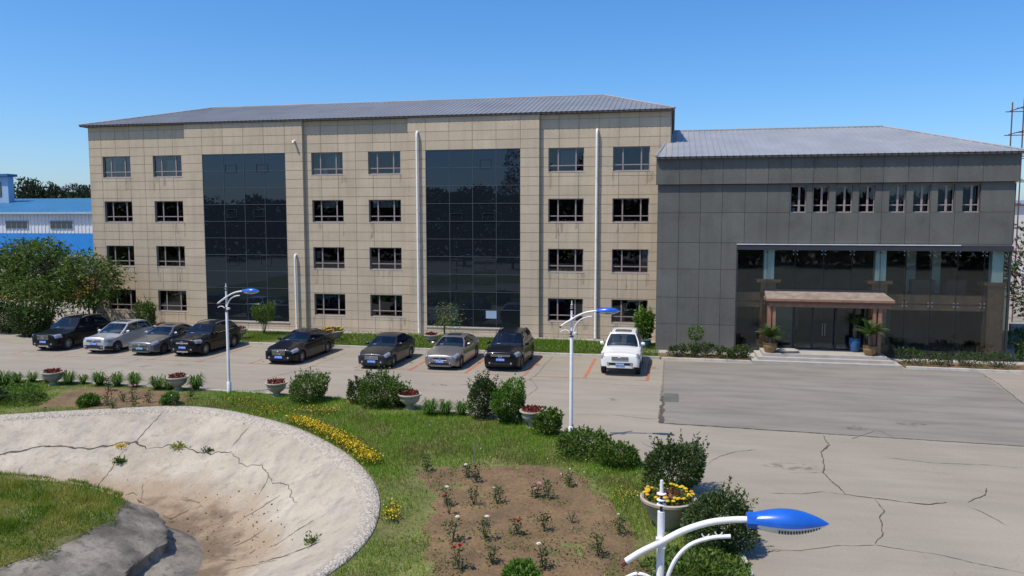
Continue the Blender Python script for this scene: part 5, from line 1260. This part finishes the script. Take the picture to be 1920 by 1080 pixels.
WORD = {'white': 'white blooming', 'white_small': 'tiny pale bloomed', 'red': 'red blooming', 'red_bare': 'nearly leafless red', 'darkred': 'dark red blooming', 'pink': 'pink blooming', 'green': 'unflowered leafy', 'bare': 'bare stemmed dark'}
ORD = ['first', 'second', 'third', 'fourth', 'fifth', 'sixth', 'seventh']
big = [r for r in RS if r[1] < -24]; small = [r for r in RS if r[1] >= -24]
for lst, where in ((big, 'large bed beside the pond'), (small, 'small bed at the far left')):
    for kind in WORD:
        g = sorted([r for r in lst if r[2] == kind], key=lambda r: math.atan2(r[0]-3.66, r[1]+48.5))
        for i, (x, y, _) in enumerate(g):
            lab = f'{WORD[kind]} rose in the {where}' if len(g) == 1 else f'{WORD[kind]} rose in the {where}, {ORD[i]} from left'
            rose(lab, x, y, kind, random.uniform(.42, .62) if kind != 'bare' else .36)
tag(MB().tube([(-2.18, -26.0, .05), (-2.16, -26.02, .72)], .018, 6).build('garden_stake', 'steel'), 'grey metal stake standing at the top of the large rose bed', 'stake')
def flower_patch(name, label, pts, n, spread, mat, hgt=(.12, .3), size=.05, gm='leaf_mid'):
    q = np.array(pts); i = RNG.integers(0, len(q), n); f = RNG.random(n)[:, None]; c = q[i]*(1-f)+q[np.minimum(i+1, len(q)-1)]*f+RNG.normal(size=(n, 2))*spread
    t = thing(name, label, 'flowers'); t['kind'] = 'stuff'
    D = RNG.normal(size=(n, 3))*.6; D[:, 2] = np.abs(D[:, 2])+.4
    leaves('blossom', np.column_stack([c, GZ0+RNG.uniform(*hgt, n)]), D, RNG.uniform(.7, 1.3, n)*size, RNG.uniform(.7, 1.3, n)*size*.9, mat, t)
    D = RNG.normal(size=(n, 3))*.5; D[:, 2] = np.abs(D[:, 2])+.6
    leaves('foliage', np.column_stack([c+RNG.normal(size=(n, 2))*spread*.3, np.full(n, GZ0)+RNG.uniform(0, hgt[1]*.7, n)]), D, RNG.uniform(.08, .14, n), RNG.uniform(.02, .04, n), gm, t)
yl = [tuple((RIMV[i]-RIMN[i]*.38)[:2]) for i in range(50, 74)]
flower_patch('yellow_flowers', 'thick band of yellow flowers along the outer pond rim', yl, 2600, .15, 'fl_yellow', (.10, .32), .055)
flower_patch('yellow_flowers', 'small yellow flower tuft at the right end of the pond rim', [(-3.25, -30.2), (-3.1, -30.8)], 160, .12, 'fl_yellow', (.1, .35))
flower_patch('yellow_flowers', 'loose yellow flowers on the lawn above the yellow band', [(-10.8, -21.4), (-9.9, -21.0), (-9.3, -21.2)], 240, .25, 'fl_yellow', (.08, .28), .045)
flower_patch('yellow_flowers', 'pale yellow flowers right of the first lamp post by the pond', [(-14.4, -19.7), (-13.2, -20.2), (-12.0, -20.9), (-11.4, -21.5)], 520, .42, 'fl_yellow', (.06, .2), .035)
flower_patch('white_flowers', 'tiny white flowers scattered over the middle of the lawn', [(-6, -22), (-3, -23.5), (-1, -24.8), (1.5, -26)], 90, .8, 'fl_white', (.06, .16), .035)
flower_patch('yellow_flowers', 'yellow weed clump left of the dark round bush', [(2.3, -27.9), (2.6, -28.2)], 90, .2, 'fl_yellow', (.1, .3), .04)
# lush low plants far left
for i, (x, y, w, h, mt, lab) in enumerate([(-24.2, -20.6, 2.2, .24, 'leaf_bright', 'low bright green ground plants at the left edge of the garden'), (-22.6, -21.6, 1.8, .22, 'leaf_mid', 'low green plants between the pond and the small rose bed'), (-23.6, -22.4, 1.1, .55, 'leaf_dark', 'dark low plant at the left picture edge above the pond'), (-19.4, -21.9, .75, .4, 'leaf_bright', 'small green tuft on the pond edge in the small bed'), (-16.3, -20.9, .7, .4, 'leaf_bright', 'green tuft at the right end of the small rose bed')]):
    shrub(lab, x, y, w, h, 900, .08, mt, GZ0, 60+i, .6, 'low garden plants')

# trees
def frond_tree(label, x, y, h, R, seed, name='tree', leafmat='leaf_tree', nclu=60, zc=.68, ez=.36, leaf=.26, z=0., group='trees at the left end of the facade', trunks=3, lean=(0, 0), per=34):
    rg = random.Random(seed); t = thing(name, label, 'tree', (x, y, z), 0, group); m_ = MB(); ctr = []
    for k in range(trunks):
        a = rg.uniform(0, 6.28); bx, by = math.cos(a)*.18, math.sin(a)*.18; top = Vector((math.cos(a)*R*.35+lean[0], math.sin(a)*R*.35+lean[1], h*.72))
        p0 = Vector((bx, by, 0)); p1 = p0.lerp(top, .45)+Vector((rg.uniform(-.15, .15), rg.uniform(-.15, .15), 0)); m_.tube([p0, p1, top], [.075, .055, .03], 7)
        for j in range(nclu//trunks):
            th = rg.uniform(0, 6.28); ph = rg.uniform(-1, 1); rad = rg.uniform(.45, 1)**.7
            c = Vector((math.cos(th)*math.sqrt(1-ph*ph)*R*rad+lean[0], math.sin(th)*math.sqrt(1-ph*ph)*R*rad+lean[1], h*zc+ph*h*ez*rad))
            b = p1.lerp(top, min(1, max(0, (c.z-p1.z)/max(.1, top.z-p1.z)*.8))); m_.tube([b, b.lerp(c, .5)+Vector((0, 0, .08)), c], [.022, .014, .006], 4, False); ctr.append(c)
    m_.build('trunk', 'bark', t, .8)
    pp, dd = [], []
    for c in ctr:
        m = per; a = RNG.uniform(0, 2*np.pi, m); el = RNG.normal(.0, .45, m); d = np.stack([np.cos(a)*np.cos(el), np.sin(a)*np.cos(el), np.sin(el)-.15], 1)
        f = RNG.uniform(.05, .78, m)[:, None]; pp.append(np.array(c)+d*f+RNG.normal(size=(m, 3))*.05); dd.append(d+RNG.normal(size=(m, 3))*.45+np.array([0, 0, -.25]))
    pp, dd = np.concatenate(pp), np.concatenate(dd)
    leaves('crown', pp, dd, RNG.uniform(.6, 1.2, len(pp))*leaf, RNG.uniform(.6, 1.1, len(pp))*leaf*.30, leafmat, t, .05)
    return t
frond_tree('broad feathery tree left of the beige corner, tallest of the left group', -38.4, -3.4, 6.2, 2.5, 1, nclu=140, per=36, leaf=.34)
frond_tree('feathery tree at the left end of the facade, leaning over the lowest windows', -35.1, -3.1, 5.3, 2.2, 2, nclu=120, per=36, leaf=.34)
frond_tree('feathery tree at the left picture edge', -42.8, -3.4, 5.9, 2.4, 3, nclu=100, per=34, leaf=.34)
frond_tree('smaller feathery tree behind the leftmost black car', -36.9, -5.4, 4.2, 1.8, 4, nclu=70, zc=.6, per=34, leaf=.30)
frond_tree('feathery tree between the left edge and the broad tree', -40.6, -2.4, 6.0, 2.2, 6, nclu=105, per=36, leaf=.34)
shrub('dark undergrowth beneath the feathery trees', -37.6, -5.6, 3.2, 1.7, 3000, .13, 'leaf_dark', 0, 70, .5, 'undergrowth at the left end', depth=1.8)
shrub('undergrowth at the foot of the left edge tree', -40.2, -4.6, 3.0, 1.9, 2600, .14, 'leaf_dark', 0, 71, .5, 'undergrowth at the left end', depth=1.8)
frond_tree('young pale leaved tree in front of the right glass bay', -9.75, -3.1, 2.55, .58, 9, leafmat='leaf_fresh', nclu=44, zc=.68, ez=.30, leaf=.15, z=.07, group='bushes at the facade', trunks=1, per=16)
# palms and pots by the door
def pot(name, x, y, z, R, H_, mat, label):
    t = thing(name, label, 'pot plant', (x, y, z)); MB().lathe([(R*.62, 0), (R*.7, H_*.08), (R*.95, H_*.5), (R*.98, H_*.75), (R*.9, H_*.9), (R*1.04, H_*.95), (R*1.04, H_), (R*.9, H_), (R*.86, H_*.9)], 22).build('pot', mat, t, .7)
    MB().lathe([(R*.88, H_*.9), (.01, H_*.92)], 16).build('soil', 'soil', t); return t
fr0 = None
def frond_mesh(L_, n=22, wl=.2):
    m_ = MB(); pt = []
    for k in range(n+1):
        u = k/n; pt.append(Vector((L_*u*(1-.15*u), 0, L_*(.75*u-.62*u*u))))
    m_.tube(pt[::4], [.012]*len(pt[::4]), 4, False)
    for k in range(2, n+1):
        u = k/n; w_ = wl*math.sin(min(1, .15+u*1.05)*math.pi)**.6*L_*1.6*.6+.02; p = pt[k]; d = (pt[k]-pt[k-1]).normalized()
        for sg in (-1, 1): m_.poly([p-d*.012, p+Vector((.25*w_, sg*w_, -.12*w_)), p+d*.012])
    me = bpy.data.meshes.new('frond'); me.from_pydata(m_.v, [], m_.f); me.materials.append(MATS['cycad']); me.update(); return me
FR_M = frond_mesh(.85)
def cycad(label, x, y, z, R, H_, mat, n=22, trunk=.35, fs=1.):
    t = pot('cycad_in_pot', x, y, z, R, H_, mat, label)
    MB().lathe([(.10, H_*.9), (.12, H_+trunk*.5), (.09, H_+trunk)], 10).build('trunk', 'bark', t)
    for k in range(n):
        o = bpy.data.objects.new('frond', FR_M); COL.objects.link(o); o.parent = t; o.location = (0, 0, H_+trunk-.02); o.rotation_euler = (0, -random.uniform(-.2, .95), 2*math.pi*k/n*2.38); s_ = random.uniform(.8, 1.1)*fs; o.scale = (s_, s_, s_)
cycad('bushy green cycad in a brown gold pot left of the entrance', 8.95, -5.15, .45, .38, .52, 'potgold', 46, .3, 1.15)
cycad('spreading cycad in a brown gold pot right of the entrance', 14.0, -5.1, .45, .36, .5, 'potgold', 34, .6, 1.4)
cycad('dark palm in a blue pot beside the right door post', 13.45, -4.1, .45, .30, .75, 'potblue', 16, .75, 1.0)
t = pot('plant_in_pot', 5.05, -4.35, .13, .24, .38, 'black', 'small round tree in a dark pot against the grey wall')
n = 420; d = unitv(RNG.normal(size=(n, 3))); leaves('foliage', d*np.array([.42, .42, .42])*(.6+.4*RNG.random((n, 1)))+np.array([0, 0, 1.15]), d+RNG.normal(size=(n, 3))*.5, RNG.uniform(.1, .16, n), RNG.uniform(.05, .08, n), 'leaf_mid', t)
MB().tube([(0, 0, .3), (.02, 0, .9)], .03, 6).build('stem', 'bark', t)
pot('plant_pot', 2.25, -3.3, .13, .32, .52, 'potgreen', 'dark green glazed pot in the corner behind the white car')
pot('plant_pot', 6.95, -4.9, .08, .24, .36, 'black', 'small black pot left of the glass front')
pot('plant_pot', 7.6, -5.0, .08, .22, .34, 'black', 'small black pot next to the left end of the steps')
m_ = MB().lathe([(.25, 0), (.55, .05), (.6, .14), (.35, .22), (.1, .24)], 12); o = m_.build('covered_bundle', 'stepstone'); o.location = (9.9, -5.05, .452); o.scale = (1, .55, 1); tag(o, 'pale grey covered bundle on the top step beside the left cycad', 'bundle')

# ------------------------------------------------------------------ surroundings
sh = thing('factory_shed', 'blue and white factory shed with blue roof behind the trees', 'building', (-62, 16, 0))
def S_(mb, nm, mat): return rel(mb, sh).build(nm, mat, sh)
X0, X1, Y0 = -120., -30., 18.; CLX = -69.75
S_(MB().box(X0, X1, Y0, Y0+30, 0, 4.2), 'wall', 'shedwhite')
m_ = MB(); x = X0
S_(MB().box(X0, X1, Y0+.01, Y0+.5, 6.3, 8.35), 'upper_wall', 'shedwhite')
x = X0
while x < X1: m_.box(x, x+.10, Y0-.03, Y0+.01, 6.31, 8.34); x += .42
S_(m_, 'wall_rib', 'shedwhite')
S_(MB().box(X0, X1, Y0-.05, Y0+.5, 4.2, 6.29), 'blue_band', 'shedblue')
S_(MB().box(X0, X1, Y0-.5, Y0+.2, 4.0, 4.19), 'awning', 'shedpale')
m_ = MB().poly([(X0, Y0-.35, 8.36), (X1, Y0-.35, 8.36), (X1, Y0+12, 10.15), (X0, Y0+12, 10.15)]).poly([(X0, Y0+12, 10.15), (X1, Y0+12, 10.15), (X1, Y0+30, 8.3), (X0, Y0+30, 8.3)]); rf = S_(m_, 'roof', 'shedroof')
x = X0; m_ = MB()
while x < X1: m_.quad((x, Y0-.36, 8.40), (x+.12, Y0-.36, 8.40), (x+.12, Y0+12, 10.19), (x, Y0+12, 10.19)); x += .75
rel(m_, sh).build('roof_rib', 'shedrib', rf)
S_(MB().box(X0, X1, Y0-.42, Y0-.34, 8.22, 8.42), 'gutter', 'shedpale')
for k in range(10):
    x = -66.1+k*5.25-12
    w_ = S_(MB().box(x-.05, x+2.65, Y0-.06, Y0-.02, 6.72, 7.58), 'window', 'shedpale')
    for j in range(4): rel(MB().box(x+.03+.645*j, x+.60+.645*j, Y0-.085, Y0-.055, 6.80, 7.50), sh).build('pane', 'carglass', w_)
S_(MB().box(-95, CLX, 26, 26.8, 9.3, 12.5), 'clerestory', 'shedpale'); S_(MB().box(-95.5, CLX+.35, 25.6, 27, 12.52, 12.8), 'clerestory_roof', 'shedroof'); S_(MB().box(CLX-1.7, CLX-.9, 25.93, 25.99, 10.3, 11.9), 'clerestory_window', 'carglass')
yf = thing('yellow_barrier', 'orange yellow metal sheeting at the foot of the shed behind the trees', 'fence', (-58, 15, 0))
for k in range(44): rel(MB().box(-92+k*1.2, -92+k*1.2+1.12, 15, 15.08, .1, 2.35), yf).build('sheet', 'yellow', yf)
# distant trees behind the shed
def far_tree(label, x, y, h, w, seed, mat='leaf_far', n=3200, leaf=.5, z=0, group='distant trees beyond the shed', cone=.22):
    t = thing('distant_tree', label, 'tree', (x, y, z), 0, group)
    MB().tube([(0, 0, 0), (0, 0, h*.8)], [.25, .08], 6).build('trunk', 'bark', t)
    d = unitv(RNG.normal(size=(n, 3))); r = lumpy(d, seed, .35, 14)*(.5+.5*RNG.random(n)**.6); zz = (d[:, 2]*r+1)/2; f = np.clip(1.15-cone*zz, .25, 1)
    Pt = np.stack([d[:, 0]*r*w/2*f, d[:, 1]*r*w/2*f, h*.22+zz*h*.78], 1)
    leaves('crown', Pt, d+RNG.normal(size=(n, 3))*.5+np.array([0, 0, .6]), RNG.uniform(.6, 1.3, n)*leaf, RNG.uniform(.6, 1.2, n)*leaf*.5, mat, t)
PL = ['leftmost distant tree above the blue roof', 'second distant tree above the blue roof', 'third distant tree above the blue roof, tallest', 'fourth distant tree above the blue roof', 'fifth distant tree above the blue roof, left of the far roof', 'distant tree in front of the far grey roof', 'distant tree against the beige wall corner', 'low distant tree half hidden by the beige corner']
for i, (x, h, w) in enumerate(((-103.2, 12.9, 4.6), (-100.9, 13.4, 4.4), (-98.6, 14.0, 4.6), (-96.4, 13.7, 4.4), (-94.2, 12.6, 4.0), (-92.2, 11.6, 3.8), (-89.6, 13.2, 4.4), (-86.8, 13.0, 4.6))): far_tree(PL[i], x, 60+random.uniform(-3, 3), h, w, 80+i)
fh = thing('far_warehouse', 'pale grey roof of a far warehouse between distant trees', 'building', (-150, 130, 0))
rel(MB().box(-162, -138, 130, 160, 0, 15.3), fh).build('wall', 'hedgepath', fh); rel(MB().poly([(-162.5, 129, 15.4), (-137.5, 129, 15.4), (-137.5, 140, 17.4), (-162.5, 140, 17.4)]), fh).build('roof', 'roofdark', fh)
# right edge: blossom tree, low wall, hedge, path, pale house, scaffold
far_tree('pink blossom tree behind the right corner of the glass hall', 26.3, 6.0, 6.8, 4.0, 91, 'leaf_dark', 2200, .28, 0, 'trees at the right edge', .2)
t = bpy.data.objects[[o.name for o in bpy.data.objects if o.name.startswith('distant_tree')][-1]]
n = 500; d = unitv(RNG.normal(size=(n, 3))); leaves('blossom', d*np.array([2.1, 2.1, 2.3])*(.75+.3*RNG.random((n, 1)))+np.array([0, 0, 4.6]), d+RNG.normal(size=(n, 3))*.5, RNG.uniform(.1, .2, n), RNG.uniform(.08, .15, n), 'fl_pink', t)
lw = MB().box(24, 45, 3.5, 3.8, 0, 1.25).build('low_wall', 'apron'); tag(lw, 'low pale wall beyond the right corner of the glass hall', 'wall')
shrub('clipped hedge in front of the low wall at the right edge', 26.5, 2.2, 6.5, 1.2, 4200, .10, 'leaf_mid', 0, 92, .4, 'hedge at the right edge', depth=1.6, name='hedge')
ph = thing('pale_house', 'pale house beyond the right corner with red roof edge', 'building', (36, 40, 0))
rel(MB().box(33, 60, 40, 55, 0, 9.2), ph).build('wall', 'farwhite', ph); rel(MB().box(32.6, 60.4, 39.6, 55.4, 9.21, 9.6), ph).build('roof', 'shedpale', ph); rel(MB().box(34.2, 35.4, 39.94, 39.99, 3.4, 4.9), ph).build('window', 'carglass', ph)
sf_ = thing('scaffold_tower', 'thin rusty scaffold tower rising at the right picture edge', 'scaffold', (29.5, 17, 0))
for x, y in ((28.55, 15), (30.8, 15), (28.55, 17), (30.8, 17)): rel(MB().tube([(x, y, 0), (x, y, 16.4)], .045, 6), sf_).build('upright', 'rust', sf_)
for z in np.arange(1.7, 16.5, 1.75):
    for a, b in (((28.1, 15, z), (31.3, 15, z+.04)), ((28.55, 14.6, z+.1), (28.55, 17.4, z+.1)), ((30.8, 14.6, z+.1), (30.8, 17.4, z+.1)), ((28.1, 17, z), (31.3, 17, z))): rel(MB().tube([a, b], .035, 5), sf_).build('ledger', 'rust', sf_)
# wood behind the viewer, seen only mirrored in the glass
n = 60000; x = RNG.uniform(-120, 110, n); base = 8.5+5.5*vnoise(x, x*0+3., .09)+3*vnoise(x, x*0+8., .3); z = base*RNG.random(n)**.8; y = -100+RNG.normal(size=n)*4
D = RNG.normal(size=(n, 3)); D[:, 2] += .6
tag(leaves('wood', np.stack([x, y, z], 1), D, RNG.uniform(.6, 1.4, n), RNG.uniform(.4, .9, n), 'leaf_far'), 'dark wood across the yard, mirrored in the glass bays', 'wood', kind='stuff')
for i, (x, y, h, w) in enumerate(((-21.5, -75, 17, 5), (-17.0, -74, 15, 4.5), (-9.5, -76, 18.5, 4.5), (-31, -78, 13, 6))): far_tree(['tall tree mirrored at the left edge of the right glass bay', 'tree mirrored in the second column of the right glass bay', 'slim tree mirrored at the right edge of the right glass bay', 'round tree mirrored low in the right glass bay'][i], x, y, h, w, 120+i, group='trees mirrored in the glass', n=2600, leaf=.5)

dup = {k: v for k, v in LABELS.items() if len(v) > 1}
if dup: print('DUPLICATE LABELS', dup)
